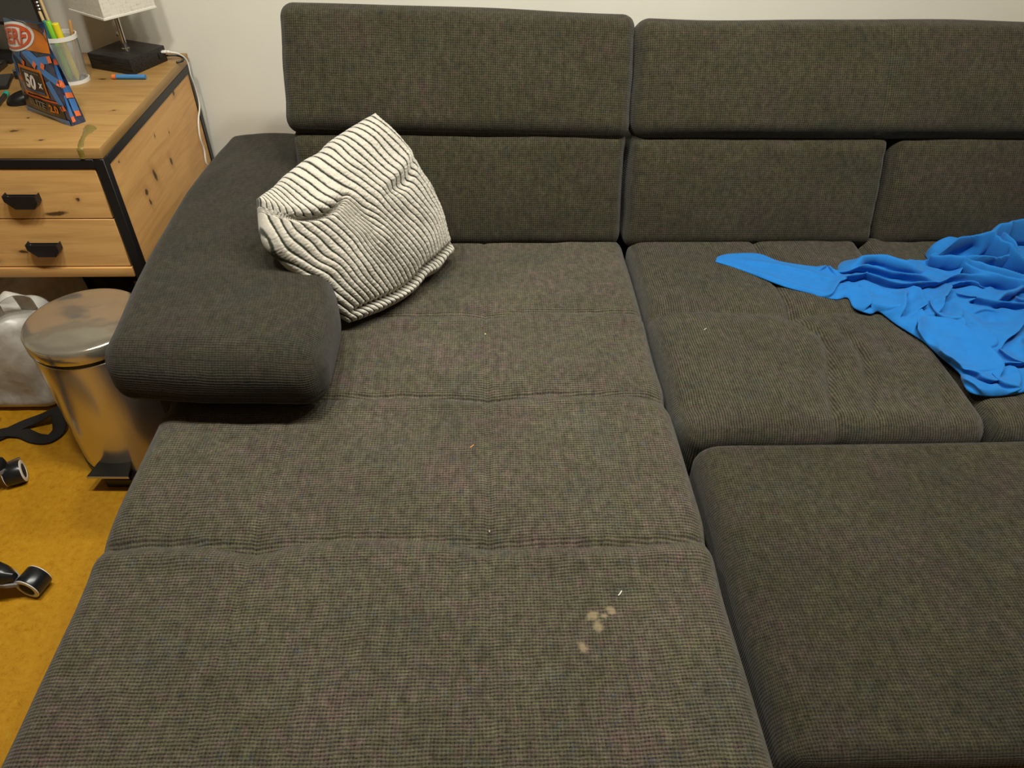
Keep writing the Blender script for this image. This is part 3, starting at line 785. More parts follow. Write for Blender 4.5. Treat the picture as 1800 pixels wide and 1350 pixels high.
# dried spill running over the front edge of the desktop
M_SPILL = plain('dried_spill', (0.20, 0.145, 0.030), 0.30, bump=0.6, bscale=260)
def spill():
    cen = [(-0.9935, 1.866, .004), (-0.989, 1.860, .012), (-0.9835, 1.849, .0155), (-0.981, 1.836, .0150), (-0.9795, 1.822, .0115), (-0.979, 1.806, .0075), (-0.9775, 1.790, .0058), (-0.972, 1.765, .0065), (-0.962, 1.735, .0075)]
    V, F = [], []; nseg = 9
    P = catmull([c for c in cen], 5)
    rows = []
    for x, y, w in P:
        row = []
        for k in range(nseg):
            u = -1+2*k/(nseg-1)
            row.append((x+u*w*(1+.08*math.sin(y*260)), y, 0.7502+0.0016*(1-u*u)))
        rows.append(row)
    x, y, w = P[-1]
    for z in (0.7490, 0.742, 0.735, 0.728, 0.723):
        row = []
        for k in range(nseg):
            u = -1+2*k/(nseg-1); ww = w*(0.95 if z > .73 else 0.85)
            row.append((x+u*ww-(0.750-z)*0.05, DY-0.0004-0.0016*(1-u*u), z))
        rows.append(row)
    V = [v for r in rows for v in r]
    for i in range(len(rows)-1):
        for k in range(nseg-1):
            a = i*nseg+k; F.append((a, a+1, a+nseg+1, a+nseg))
    return dp(mesh_obj('dried_spill', V, F, M_SPILL, None, True))
o = spill(); o['label'] = 'olive-yellow dried spill with a tail running over the front edge'

# ------------------------------------------------------------------ pouch of foam darts
def text_mesh(body, size, bold=0.0, shear=0.0, space=1.0):
    cu = bpy.data.curves.new('txt', 'FONT'); cu.body = body; cu.size = size; cu.offset = bold; cu.shear = shear
    cu.align_x = 'CENTER'; cu.align_y = 'CENTER'; cu.space_character = space; cu.resolution_u = 3
    ob = bpy.data.objects.new('txt', cu); COL.objects.link(ob)
    dg = bpy.context.evaluated_depsgraph_get(); dg.update()
    me = bpy.data.meshes.new_from_object(ob.evaluated_get(dg))
    V = np.array([v.co[:2] for v in me.vertices]); F = [list(p.vertices) for p in me.polygons]
    bpy.data.objects.remove(ob); bpy.data.curves.remove(cu); bpy.data.meshes.remove(me)
    return V, F
def build_bag():
    bag = tag(empty('dart_bag', (-1.094, 1.933, 0.7505)), 'orange and blue foil pouch of foam darts standing on the desktop', 'bag')
    O = np.array([-1.094, 1.933, 0.7505])
    L, Fp = np.array([-1.188, 1.967, .7505])-O, np.array([-1.032, 1.858, .7505])-O
    dep = np.array([0.031, 0.041, 0])
    W = np.linalg.norm(Fp-L); ex = (Fp-L)/W; ed = dep/np.linalg.norm(dep); DEP = np.linalg.norm(dep); HH = 0.236
    nf = -ed
    def front(u, v):
        """u along the front in metres (may wrap round either side), v up in metres"""
        k = np.clip(v/HH, 0, 1)
        sh = 0.5*DEP*k**1.35
        inset = 0.010*k**2+0*k
        uu = np.clip(u, 0, W)
        s = uu/W
        bul = 0.013*np.sin(np.pi*s)**.7*np.sin(np.pi*np.clip(k*1.02, 0, 1))**.6 + 0.002*vnoise(s*6, k*9)*np.sin(np.pi*s)
        over = np.maximum(-u, 0)+np.maximum(u-W, 0)      # wraps backwards round the side fold
        p = L+ex*(inset+s*(W-2*inset*0.7-0.0))[..., None] if False else L+ex[None]*np.atleast_1d(inset+s*(W-1.1*inset))[:, None]
        p = p+ed[None]*np.atleast_1d(sh-bul+over)[:, None]+np.array([0, 0, 1.0])[None]*np.atleast_1d(v*(1-.065*(1-s)*k))[:, None]
        return p
    def grid(name, fn, nu, nv, mat, smooth=True):
        V, F = [], []
        for i in range(nu+1):
            for j in range(nv+1): V.append(fn(i/nu, j/nv))
        for i in range(nu):
            for j in range(nv):
                a = i*(nv+1)+j; F.append((a, a+nv+1, a+nv+2, a+1))
        return mesh_obj(name, V, F, mat, bag, smooth)
    foil = NT('navy_foil'); nzv = foil.noise(foil.co('Object'), 38, 3)
    foil.set(color=foil.ramp(nzv, [(0.40, (0.006, 0.008, 0.018)), (0.52, (0.015, 0.035, 0.09)), (0.64, (0.05, 0.05, 0.07))]), rough=0.22, spec=0.7, coat=0.6)
    foil.bump(foil.noise(foil.co('Object'), 30, 2), 0.5, 0.006)
    FOIL = foil.m
    grid('front_panel', lambda a, b: front(np.array([a*W]), np.array([b*HH]))[0], 24, 26, FOIL)
    def backp(a, b):
        p = front(np.array([a*W]), np.array([b*HH]))[0]; k = b
        base = p@ed; mid = (L@ed)+DEP*0.5
        return p+ed*2*(mid-base)*1.0 if True else p
    grid('back_panel', lambda a, b: backp(1-a, b), 20, 22, FOIL)
    def gus(side):
        def f(a, b):
            p = front(np.array([W*side]), np.array([b*HH]))[0]; q = backp(side, b)
            m = p*(1-a)+q*a
            return m-ex*(1 if side else -1)*0.014*math.sin(math.pi*a)*math.sin(math.pi*min(1, b*1.0))**.5
        return f
    gr = gus(1); gl = gus(0)
    grid('gusset', lambda a, b: gr(a, b), 8, 22, FOIL)
    grid('gusset', lambda a, b: gl(1-a, b), 8, 22, FOIL)
    M_BLUE = plain('dart_blue', (0.055, 0.19, 0.46), 0.28, coat=0.5)
    M_OR = plain('print_orange', (0.62, 0.17, 0.006), 0.28, coat=0.5)
    M_RED = plain('print_red_orange', (0.66, 0.085, 0.010), 0.3, coat=0.5)
    M_TIP = plain('print_dart_tip', (0.75, 0.17, 0.06), 0.3)
    M_WH = plain('print_white', (0.78, 0.74, 0.68), 0.3)
    M_BK = plain('print_black', (0.006, 0.006, 0.008), 0.3, coat=0.5)
    M_GR = plain('print_grey', (0.17, 0.17, 0.17), 0.3)
    M_NV = plain('print_blue_band', (0.04, 0.08, 0.20), 0.3)
    M_SIL = plain('seal_foil', (0.13, 0.20, 0.29), 0.22, 0.5)
    def emit(name, V2, F, mat, lay, where='front'):
        V2 = np.asarray(V2, float)
        if where == 'front':
            P = front(V2[:, 0], V2[:, 1])+nf*0.0008*lay
        else:
            P = np.array([gr(np.clip(x, 0, 1), y/HH) for x, y in V2])+ex*0.0008*lay
        return mesh_obj(name, P, F, mat, bag, False)
    def densify(poly, m=8):
        out = []
        for i in range(len(poly)):
            p, q = np.array(poly[i]), np.array(poly[(i+1) % len(poly)])
            for t in range(m): out.append(tuple(p+(q-p)*t/m))
        return out
    def panel(name, u0, u1, v0, v1, mat, lay, nu=14, nv=6, sk=0.0, where='front'):
        V, F = [], []
        for i in range(nu+1):
            for j in range(nv+1):
                V.append((u0+(u1-u0)*i/nu+sk*j/nv, v0+(v1-v0)*j/nv))
        for i in range(nu):
            for j in range(nv):
                a = i*(nv+1)+j; F.append((a, a+nv+1, a+nv+2, a+1))
        return emit(name, V, F, mat, lay, where)
    def ring(name, cx, cy, r0, r1, mat, lay, ell=0.62, n=56, tilt=0.12):
        V, F = [], []
        m = 6
        for k in range(m+1):
            rr = r0+(r1-r0)*k/m
            for i in range(n):
                a = 2*math.pi*i/n; x, y = rr*math.cos(a), rr*ell*math.sin(a)
                V.append((cx+x-y*0.0, cy+y+x*tilt))
        for k in range(m):
            for i in range(n):
                j = (i+1) % n; F.append((k*n+i, (k+1)*n+i, (k+1)*n+j, k*n+j))
        return emit(name, V, F, mat, lay)
    def words(name, body, size, cx, cy, mat, lay, bold=0, shear=0, sx=1.0, rot=0.0, space=1.0):
        V, F = text_mesh(body, size, bold, shear, space)
        V[:, 0] *= sx; c, s = math.cos(rot), math.sin(rot)
        V = np.stack([V[:, 0]*c-V[:, 1]*s+cx, V[:, 0]*s+V[:, 1]*c+cy], 1)
        return emit(name, V, F, mat, lay)
    # printed darts scattered over the foil
    rr = random.Random(5)
    for (u, v, a, ln) in ((.045, .150, -.5, .05), (.09, .163, -.65, .07), (.150, .150, .2, .05), (.160, .120, -.5, .06), (.020, .118, -1.1, .05), (.028, .085, -.9, .05),
                          (.168, .075, -1.2, .06), (.120, .155, -.5, .06), (.060, .160, 1.0, .04)):
        w = 0.0085
        c, s = math.cos(a), math.sin(a)
        def R(x, y): return (u+x*c-y*s, v+x*s+y*c)
        n = 8
        V = [R(-ln/2+ln*i/n, yy) for i in range(n+1) for yy in (-w, w)]
        F = [(2*i, 2*i+2, 2*i+3, 2*i+1) for i in range(n)]
        emit('printed_dart', V, F, M_BLUE, 1)
        V = [R(ln/2+.012*i/2, yy) for i in range(3) for yy in (-w*.9, w*.9)]
        emit('printed_dart_tip', V, [(2*i, 2*i+2, 2*i+3, 2*i+1) for i in range(2)], M_TIP, 2)
    for (x0, x1, v0, v1) in ((.05, .5, .150, .215), (.25, .75, .10, .143), (.45, .95, .075, .092), (.1, .42, .02, .070), (.55, .9, .03, .06), (.5, .95, .155, .19)):
        panel('printed_dart', x0, x1, v0, v1, M_BLUE, 1, 3, 6, sk=0.04, where='side')
        panel('printed_dart_tip', x0+.02, x1-.02, v0-.013, v0, M_TIP, 2, 3, 2, where='side')
    panel('printed_band', .001, W-.001, .170, .2235, M_OR, 2, 24, 10)
    ring('logo_oval', .038, .193, 0, .106, M_WH, 3, .335)
    ring('logo_ring', .038, .193, .080, .095, M_RED, 4, .315)
    words('logo_lettering', 'NERF', .050, .034, .192, M_RED, 5, bold=.0016, shear=.15, sx=1.30, rot=.10, space=1.0)
    panel('seal_strip', .0, W, .2235, HH, M_SIL, 2, 18, 3)
    # badge with the count
    panel('badge_frame', .044, .146, .060, .128, M_OR, 2, 10, 8, sk=-.004)
    panel('badge_field', .050, .140, .066, .121, M_BK, 3, 10, 8, sk=-.004)
    words('badge_lettering', '50', .046, .086, .091, M_WH, 4, bold=.0020, sx=0.95, rot=-.05)
    words('badge_lettering', 'x', .024, .126, .090, M_WH, 4, bold=.0010, rot=-.05)
    for k in range(7): panel('badge_small_print', .0585+.0105*k, .0665+.0105*k, .1135, .1175, M_GR, 4, 2, 1)
    panel('badge_stripe', .056, .136, .0675, .0735, M_NV, 4, 8, 1)
    panel('printed_stripe', .036, .172, .0515, .0560, M_RED, 3, 12, 1, sk=-.002)
    panel('printed_plinth', .010, .180, .012, .0500, M_BK, 2, 12, 4)
    words('name_lettering', 'ELITE', .024, .078, .036, M_GR, 4, bold=.0008, shear=.25, sx=1.25, rot=-.02)
    words('name_lettering', '2.0', .026, .146, .034, M_OR, 4, bold=.0012, shear=.1, rot=-.02)
    panel('base_band', .0, W, .0, .0135, M_BLUE, 3, 14, 2)
    return bag
build_bag()

# ------------------------------------------------------------------ things on the desktop
ZT = 0.7503
# foam dart
dart = tag(empty('foam_dart', (-1.008, 2.199, ZT+.0066)), 'blue foam dart with orange tip lying on the desk before the lamp', 'dart')
MX = Matrix.Rotation(math.radians(90), 4, 'Y')
lathe('foam_body', [(0.0022, -.036), (.0064, -.036), (.0064, .046), (.0022, .046)], plain('foam_blue', (0.05, 0.20, 0.42), 0.75), dart, 20, M=MX)
lathe('tip', [(0.0066, -.047), (.0066, -.037)], plain('rubber_orange', (0.75, 0.17, 0.03), 0.5), dart, 20, M=MX)

# table lamp
LX, LY = -1.050, 2.325
lamp = tag(empty('table_lamp', (LX, LY, ZT), math.radians(-23)), 'small table lamp with black square base, chrome stem and white square shade', 'lamp')
t = NT('black_stained_wood'); n_ = t.noise(t.scale(t.co('Object'), (6, 60, 60)), 4, 4)
t.set(color=t.ramp(n_, [(0.4, (0.008, 0.007, 0.006)), (0.7, (0.028, 0.025, 0.021))]), rough=0.45, spec=0.4); t.bump(n_, 0.5, 0.002)
M_LB = t.m
base = box('base', (-.077, -.072, 0), (.077, .072, .044), M_LB, lamp, bev=0.002)
box('socket', (.0765, .040, .012), (.0785, .060, .030), M_BLACKPL, base, bev=.0006)
lathe('stem', [(.012, .044), (.012, .047), (.0072, .049), (.0072, .215)], M_NICKEL, lamp, 24)
lathe('bulb_holder', [(.014, .200), (.014, .245)], M_WHITEPL, lamp, 20)
sw = tube('pull_chain', [(-.028, .012, .200), (-.028, .012, .150), (-.028, .012, .085)], .0008, M_NICKEL, lamp, 6, 2)
lathe('pull_knob', [(.0005, .072), (.004, .074), (.0056, .0785), (.004, .083), (.0005, .0855)], M_NICKEL, sw, 14, loc=(-.028, .012, 0))
t = NT('linen_shade'); uv = t.co('Object')
f_ = t.math('ADD', t.noise(t.scale(uv, (400, 400, 40)), 1, 2), t.noise(t.scale(uv, (40, 40, 500)), 1, 2))
t.set(color=t.ramp(f_, [(0.7, (0.52, 0.48, 0.39)), (1.2, (0.70, 0.66, 0.56))]), rough=0.9); t.bump(f_, 0.3, 0.001)
def shade():
    bm = bmesh.new()
    R0, R1, z0, z1, th = .0815, .076, .153, .310, .002
    A = Matrix.Rotation(math.radians(-13), 3, 'Z')
    def ringv(r, z): return [bm.verts.new(A @ Vector((x*r, y*r, z))) for x, y in ((-1, -1), (1, -1), (1, 1), (-1, 1))]
    a, b, c, d = ringv(R0, z0), ringv(R1, z1), ringv(R1-th, z1), ringv(R0-th, z0)
    for p, q in ((a, b), (b, c), (c, d), (d, a)):
        for i in range(4): bm.faces.new((p[i], p[(i+1) % 4], q[(i+1) % 4], q[i]))
    bmesh.ops.recalc_face_normals(bm, faces=bm.faces[:])
    return bm_obj('shade', bm, t.m, lamp)
sh = shade()
bmx = bmesh.new()
A5 = Matrix.Rotation(math.radians(-13), 4, 'Z')
for lo, hi in (((-.083, -.0835, .151), (.083, -.0805, .157)), ((-.083, .0805, .151), (.083, .0835, .157)), ((-.0835, -.0805, .151), (-.0805, .0805, .157)), ((.0805, -.0805, .151), (.0835, .0805, .157))):
    add_box(bmx, lo, hi, .0008, 1, A5)
bm_obj('shade_hem', bmx, plain('shade_trim', (0.72, 0.69, 0.60), 0.8), sh)
tube('cord', [(.070, .078, .012), (.090, .100, .008), (.118, .093, .006), (.128, .075, .004), (.118, .060, .0035)], .0028, M_BLACKPL, lamp, 8, 6)
# white charging cable from the lamp base down behind the desk
cab = tag(empty('charging_cable', (-0.955, 2.33, ZT)), 'white charging cable plugged into the lamp base and hanging down by the desk side', 'cable')
CI = Matrix.Translation((0.955, -2.33, -ZT))
Mw = plain('white_cable', (0.74, 0.71, 0.64), 0.4)
o = tube('plug', [(-0.966, 2.352, .778), (-0.956, 2.350, .779), (-.944, 2.348, .780)], .0058, Mw, None, 10, 3, flat=(.0075, .0045)); o.parent = cab; o.matrix_parent_inverse = CI
o = tube('strain_relief', [(-.944, 2.348, .780), (-.932, 2.350, .778)], [.0045, .003], Mw, None, 10, 2); o.parent = cab; o.matrix_parent_inverse = CI
o = tube('lead', [(-.934, 2.350, .778), (-.915, 2.365, .768), (-.904, 2.385, .742), (-.903, 2.384, .700), (-.9045, 2.398, .650), (-.9065, 2.398, .600), (-.9085, 2.360, .566), (-.9085, 2.338, .522), (-.9085, 2.344, .478), (-.9085, 2.332, .440), (-.9065, 2.352, .405), (-.905, 2.372, .340), (-.905, 2.36, .20), (-.902, 2.33, .06), (-.86, 2.30, .004)], .0026, Mw, None, 8, 6); o.parent = cab; o.matrix_parent_inverse = CI

# pen holder and the pens in it
HX, HY, HR, HZ = -1.158, 2.185, .045, .124
hold = tag(empty('pen_holder', (HX, HY, ZT)), 'clear plastic pen cup with white rims behind the dart pouch', 'pen holder')
t = NT('clear_plastic'); t.set(color=(0.86, 0.87, 0.84), rough=0.12, trans=0.85, ior=1.25, spec=0.4); M_CLEAR = t.m
lathe('cup', [(HR*.86, .004), (HR, HZ-.006), (HR-.0016, HZ-.006), (HR*.86-.0016, .0056)], M_CLEAR, hold, 40)
lathe('rim', [(HR+.0022, HZ-.010), (HR+.0022, HZ), (HR-.0022, HZ), (HR-.0022, HZ-.010), (HR+.0022, HZ-.010)], M_WHITEPL, hold, 40, cap=False)
lathe('foot', [(HR*.86+.003, 0), (HR*.86+.003, .0085), (HR*.86-.003, .0085), (HR*.86-.003, .004), (.0005, .004)], M_WHITEPL, hold, 40)
def pen(name, label, cat, bx, by, tx, ty, length, r, body, cap=None, capf=0.28, tipc=None, shape=14):
    a = Vector((HX+bx, HY+by, ZT+.0068)); d = (Vector((HX+tx, HY+ty, ZT+HZ))-a).normalized()
    e = tag(empty(name, a), label, cat, 'pens in the clear cup' if cat == 'pen' else None)
    M = d.to_track_quat('Z', 'Y').to_matrix().to_4x4()
    c0 = length*(1-capf)
    lathe('barrel', [(r*.3, 0), (r, .014), (r, c0)], body, e, shape, M=M)
    if cap:
        lathe('cap', [(r*1.12, c0), (r*1.12, length-.002), (r*.9, length)], cap, e, shape, M=M)
    return e
PY = plain('marker_yellow', (0.75, 0.62, 0.02), 0.35); PG = plain('marker_green', (0.20, 0.50, 0.03), 0.35); PT = plain('pen_teal', (0.03, 0.20, 0.22), 0.4)
PWd = plain('pencil_wood', (0.62, 0.45, 0.20), 0.6); PO = plain('pencil_brown', (0.45, 0.24, 0.08), 0.5); PS = plain('pen_silver', (0.45, 0.47, 0.47), 0.3, 0.3)
pen('highlighter', 'yellow highlighter standing in the clear pen cup', 'pen', .018, -.012, .014, -.016, .150, .0080, PY, PY)
pen('felt_pen', 'light green felt pen left of the yellow highlighter in the cup', 'pen', .002, -.018, -.002, -.018, .155, .0070, PG, PG)
pen('ballpoint_pen', 'dark teal pen left of the green felt pen in the cup', 'pen', -.012, -.014, -.014, -.012, .155, .0055, PT, PT)
pen('silver_pen', 'thick light grey pen at the left of the cup', 'pen', -.026, -.004, -.030, -.010, .146, .0078, PS, PS)
pen('wooden_stick', 'pale wooden stick, tallest in the pen cup', 'stick', -.012, .012, -.020, .020, .200, .0038, PWd, PWd, 0.02)
pen('pencil', 'brown wooden pencil leaning to the right side of the cup', 'pencil', .012, .014, .032, .016, .150, .0042, PO, PO, 0.2)
pen('paintbrush', 'thin brown-handled brush behind the pouch corner in the cup', 'brush', -.024, .016, -.032, .018, .170, .0036, PO, PWd, 0.3)

# monitor, cut off by the left edge of the picture
mon = tag(empty('monitor', (-1.50, 2.30, ZT)), 'black monitor on a flat foot at the upper left behind the pouch', 'monitor')
def mp(o): o.parent = mon; o.matrix_parent_inverse = Matrix.Translation((1.50, -2.30, -ZT)); return o
scr = mp(box('housing', (-1.78, 2.295, .866), (-1.247, 2.325, 1.20), M_BLACKPL, bev=.004))
t = NT('dark_screen'); t.set(color=(0.055, 0.055, 0.05), rough=0.25, spec=0.5); M_SCR = t.m
o = box('screen', (-1.772, 2.2935, .876), (-1.255, 2.2952, 1.192), M_SCR); o.parent = scr
mp(box('neck', (-1.55, 2.326, ZT+.01), (-1.48, 2.345, .97), M_BLACKPL, bev=.004))
mp(box('foot', (-1.62, 2.322, ZT), (-1.395, 2.425, ZT+.012), M_BLACKPL, bev=.004))
for k in range(3):
    mp(lathe('hinge_ring', [(.0055, 0), (.0068, .003), (.0055, .006)], M_NICKEL, n=14, loc=(-1.244, 2.300, .905+.0085*k)))
# keyboard edge
kb = tag(empty('keyboard', (-1.50, 2.17, ZT)), 'black keyboard at the left edge of the desk below the monitor', 'keyboard')
RK = Matrix.Translation((-1.394, 2.235, ZT)) @ Matrix.Rotation(math.radians(4), 4, 'Z')
def kp(o): o.parent = kb; o.matrix_parent_inverse = Matrix.Translation((1.50, -2.17, -ZT)); return o
kp(box('case', (-.42, -.075, 0), (0, .075, .016), M_BLACKPL, bev=.003, M=RK))
M_KEY = plain('key_plastic', (0.018, 0.018, 0.018), 0.5)
for i in range(6):
    for j in range(4):
        kp(box('key', (-.024-.032*i, -.062+.032*j, .016), (-.004-.032*i+.006, -.036+.032*j, .022), M_KEY, bev=.002, seg=1, M=RK))
# phone-like flat black slab
ph = tag(empty('phone', (-1.36, 2.155, ZT)), 'flat black phone lying at the left edge below the keyboard', 'phone')
RP = Matrix.Rotation(math.radians(18), 4, 'Z')
box('body', (-.038, -.055, 0), (.038, .055, .009), M_BLACKPL, ph, bev=.003, M=RP)
box('screen', (-.035, -.051, .009), (.035, .051, .0095), M_SCR, ph, M=RP)
# small dark dice-like box
cb = tag(empty('small_box', (-1.292, 2.205, ZT), math.radians(-20)), 'small dark grey box behind the left side of the pouch', 'box')
box('body', (-.030, -.022, 0), (.030, .022, .020), plain('dark_box', (0.03, 0.035, 0.038), 0.4), cb, bev=.003)
box('lid', (-.030, -.022, .0205), (.030, .022, .026), plain('box_lid', (0.10, 0.12, 0.13), 0.35), cb, bev=.003)
# computer mouse
mo = tag(empty('computer_mouse', (-1.218, 2.022, ZT), math.radians(-62)), 'black computer mouse beside the lower left of the pouch', 'mouse')
def mouse():
    bm = bmesh.new(); bmesh.ops.create_uvsphere(bm, u_segments=32, v_segments=18, radius=1)
    for v in bm.verts:
        x, y, z = v.co
        zz = max(z, 0)**.8*(0.030+0.006*y) if z > 0 else 0
        w = 0.029*(1-0.12*math.cos(y*2.5))
        v.co = (x*w, y*.046, zz)
    bmesh.ops.remove_doubles(bm, verts=bm.verts[:], dist=1e-5)
    return bm_obj('shell', bm, plain('mouse_black', (0.010, 0.010, 0.010), 0.30), mo, smooth=True)
mouse()
lathe('scroll_wheel', [(.0085, -.003), (.0085, .003)], M_GREYPL, mo, 18, M=Matrix.Translation((0, .024, .0225)) @ Matrix.Rotation(math.radians(90), 4, 'Y'))
# pen with turquoise end
pe = tag(empty('turquoise_pen', (-1.262, 1.985, ZT+.006)), 'dark pen with a turquoise end lying at the left edge of the desk', 'pen')
a_, b_ = Vector((-1.288, 2.063, 0)), Vector((-1.262, 1.925, 0)); dv = (b_-a_).normalized()
MP = Matrix.Translation((-1.288+1.262, 2.063-1.985, 0)) @ dv.to_track_quat('Z', 'Y').to_matrix().to_4x4()
lathe('barrel', [(.0055, .010), (.0055, .10), (.004, .125), (.001, .138)], plain('pen_gunmetal', (0.05, 0.045, 0.04), 0.3, 0.4), pe, 16, M=MP)
lathe('turquoise_end', [(.0055, -.008), (.0072, -.005), (.0072, .010)], plain('turquoise', (0.03, 0.42, 0.34), 0.4), pe, 16, M=MP)
p2 = tag(empty('pencil_stub', (-1.285, 1.955, ZT+.0045)), 'thin black pencil lying left of the turquoise pen', 'pencil')
MP2 = Matrix.Translation((-.012, .045, 0)) @ Vector((.16, -1, 0)).to_track_quat('Z', 'Y').to_matrix().to_4x4()
lathe('shaft', [(.0042, 0), (.0042, .10)], plain('pencil_black', (0.015, 0.013, 0.012), 0.4), p2, 6, M=MP2)
lathe('point', [(.0042, .1), (.0008, .116)], PWd, p2, 6, M=MP2)

# ------------------------------------------------------------------ pedal bin
BX, BY, BR, BH = -0.970, 1.478, .136, .43
binn = tag(empty('pedal_bin', (BX, BY, 0)), 'shiny steel pedal bin standing between desk and sofa arm', 'bin')
lathe('foot_ring', [(BR-.004, 0), (BR-.001, .003), (BR-.001, .024), (BR-.006, .026)], M_BLACKPL, binn, 64)
lathe('body', [(BR-.007, .024), (BR-.003, .026), (BR-.003, .379), (BR-.005, .381), (BR-.012, .381)], M_CHROME, binn, 96)
lathe('inner_collar', [(BR-.0042, .380), (BR-.0042, .395)], M_BLACKPL, binn, 64)
t = NT('mirror_lid'); n_ = t.noise(t.co('Object'), 9, 2)
t.set(color=(0.58, 0.55, 0.45), rough=0.17, metal=0.82); t.bump(n_, 0.4, 0.012)
lathe('lid', [(BR-.006, .3935), (BR+.000, .3925), (BR+.001, .394), (BR+.001, .424), (BR-.002, .4285), (BR-.008, .431), (BR*.80, .4335), (BR*.55, .4375), (BR*.3, .440), (.001, .441)], t.m, binn, 96)
def ped_quad(name, pts, z0, z1, mat, par):
    bm = bmesh.new()
    lo_ = [bm.verts.new((x-BX, y-BY, z0)) for x, y in pts]; hi_ = [bm.verts.new((x-BX, y-BY, z1)) for x, y in pts]
    bm.faces.new(lo_[::-1]); bm.faces.new(hi_)
    for i in range(len(pts)): bm.faces.new((lo_[i], lo_[(i+1) % len(pts)], hi_[(i+1) % len(pts)], hi_[i]))
    bmesh.ops.recalc_face_normals(bm, faces=bm.faces[:])
    bmesh.ops.bevel(bm, geom=bm.edges[:], offset=.0009, segments=1, affect='EDGES')
    return bm_obj(name, bm, mat, par)
M_PED = plain('pedal_steel', (0.10, 0.10, 0.09), 0.3, 0.9)
ped = ped_quad('pedal', [(-1.024, 1.302), (-.918, 1.299), (-.928, 1.352), (-1.012, 1.362)], .0585, .062, M_PED, binn)
ped_quad('pedal_edge', [(-1.025, 1.2995), (-.917, 1.2965), (-.917, 1.2988), (-1.025, 1.3018)], .0545, .0623, M_CHROME, ped)
ped_quad('pedal_arm', [(-.998, 1.318), (-.924, 1.315), (-.932, 1.38), (-.998, 1.38)], .002, .030, M_BLACKPL, binn)

# ------------------------------------------------------------------ bags under the desk
def soft_bag(name, lo, hi, mat, r, seed, amp, label, cat, sag=0.0, res=.014):
    c = ((lo[0]+hi[0])/2, (lo[1]+hi[1])/2, lo[2])
    e = tag(empty(name, c), label, cat)
    def disp(P, N, P0):
        x, y, z = P0.T; k = np.clip((z-lo[2])/(hi[2]-lo[2]), 0, 1)
        d = amp*vnoise(x*9+seed, z*7+y*6)+amp*.6*np.abs(vnoise(x*17+z*9+seed, y*15-z*6))
        out = N*(d*np.minimum(1, 6*k+.02))[:, None]
        out[:, 2] -= sag*k*np.abs(vnoise(x*5+seed, y*5))
        return out
    o = cushion('bag_body', lo, hi, r, res, mat, None, disp)
    o.parent = e; o.matrix_parent_inverse = Matrix.Translation((-c[0], -c[1], -c[2]))
    return e, o
t = NT('white_carrier_plastic'); n_ = t.noise(t.co('Object'), 22, 3, 0.6, 0.5)
t.set(color=t.ramp(n_, [(0.35, (0.46, 0.44, 0.39)), (0.65, (0.60, 0.58, 0.52))]), rough=0.34, spec=0.5); t.bump(n_, 0.12, 0.012)
wb, wbo = soft_bag('carrier_bag', (-1.66, 1.605, 0.002), (-1.235, 1.99, 0.355), t.m, (.05, .05, .04), 3, .013, 'crumpled whitish plastic carrier bag on the floor left of the bin', 'bag', sag=.05)
def hang(o, p, c): o.parent = p; o.matrix_parent_inverse = Matrix.Translation((-c[0], -c[1], -c[2]))
o = tube('bag_handle', [(-1.245, 1.70, .30), (-1.225, 1.66, .37), (-1.235, 1.63, .40), (-1.27, 1.615, .37), (-1.29, 1.63, .32)], .01, t.m, None, 10, 8, flat=(.018, .004)); hang(o, wb, wb.location)
t = NT('black_nylon'); n_ = t.noise(t.co('Object'), 400, 2); t.set(color=(0.012, 0.010, 0.009), rough=0.85); t.bump(n_, 0.5, 0.002); M_NYL = t.m
bp, _ = soft_bag('backpack', (-1.52, 2.02, 0.002), (-1.17, 2.36, 0.335), M_NYL, (.09, .08, .09), 11, .018, 'black fabric backpack under the desk behind the bin', 'backpack')
o = tube('strap', [(-1.24, 2.04, .30), (-1.20, 1.99, .20), (-1.22, 1.99, .08), (-1.26, 2.03, .04)], .01, M_NYL, None, 10, 8, flat=(.018, .004)); hang(o, bp, bp.location)
t = NT('pale_blue_plastic'); n_ = t.noise(t.co('Object'), 18, 3, .6, .6); t.set(color=t.ramp(n_, [(0.35, (0.22, 0.30, 0.36)), (0.65, (0.50, 0.56, 0.58))]), rough=0.35); t.bump(n_, .6, .012)
bb, _ = soft_bag('blue_bag', (-1.84, 2.03, 0.002), (-1.545, 2.30, 0.29), t.m, (.05, .05, .06), 23, .016, 'pale blue plastic bag under the desk behind the carrier bag', 'bag')
cbx = tag(empty('cardboard_box', (-1.08, 2.24, 0)), 'beige box with a dark lid edge under the desk, right of the backpack', 'box')
M_CARD = plain('beige_card', (0.42, 0.32, 0.19), 0.7, bump=.1)
def cx(o): o.parent = cbx; o.matrix_parent_inverse = Matrix.Translation((1.08, -2.24, 0)); return o
cx(box('carton', (-1.150, 2.08, 0.0005), (-0.945, 2.40, .19), M_CARD, bev=.003))
cx(box('flap', (-1.152, 2.076, .1905), (-0.943, 2.404, .197), M_CARD, bev=.002))
cx(box('dark_edge', (-1.152, 2.07, .150), (-1.06, 2.0795, .178), M_BLACKPL, bev=.002))

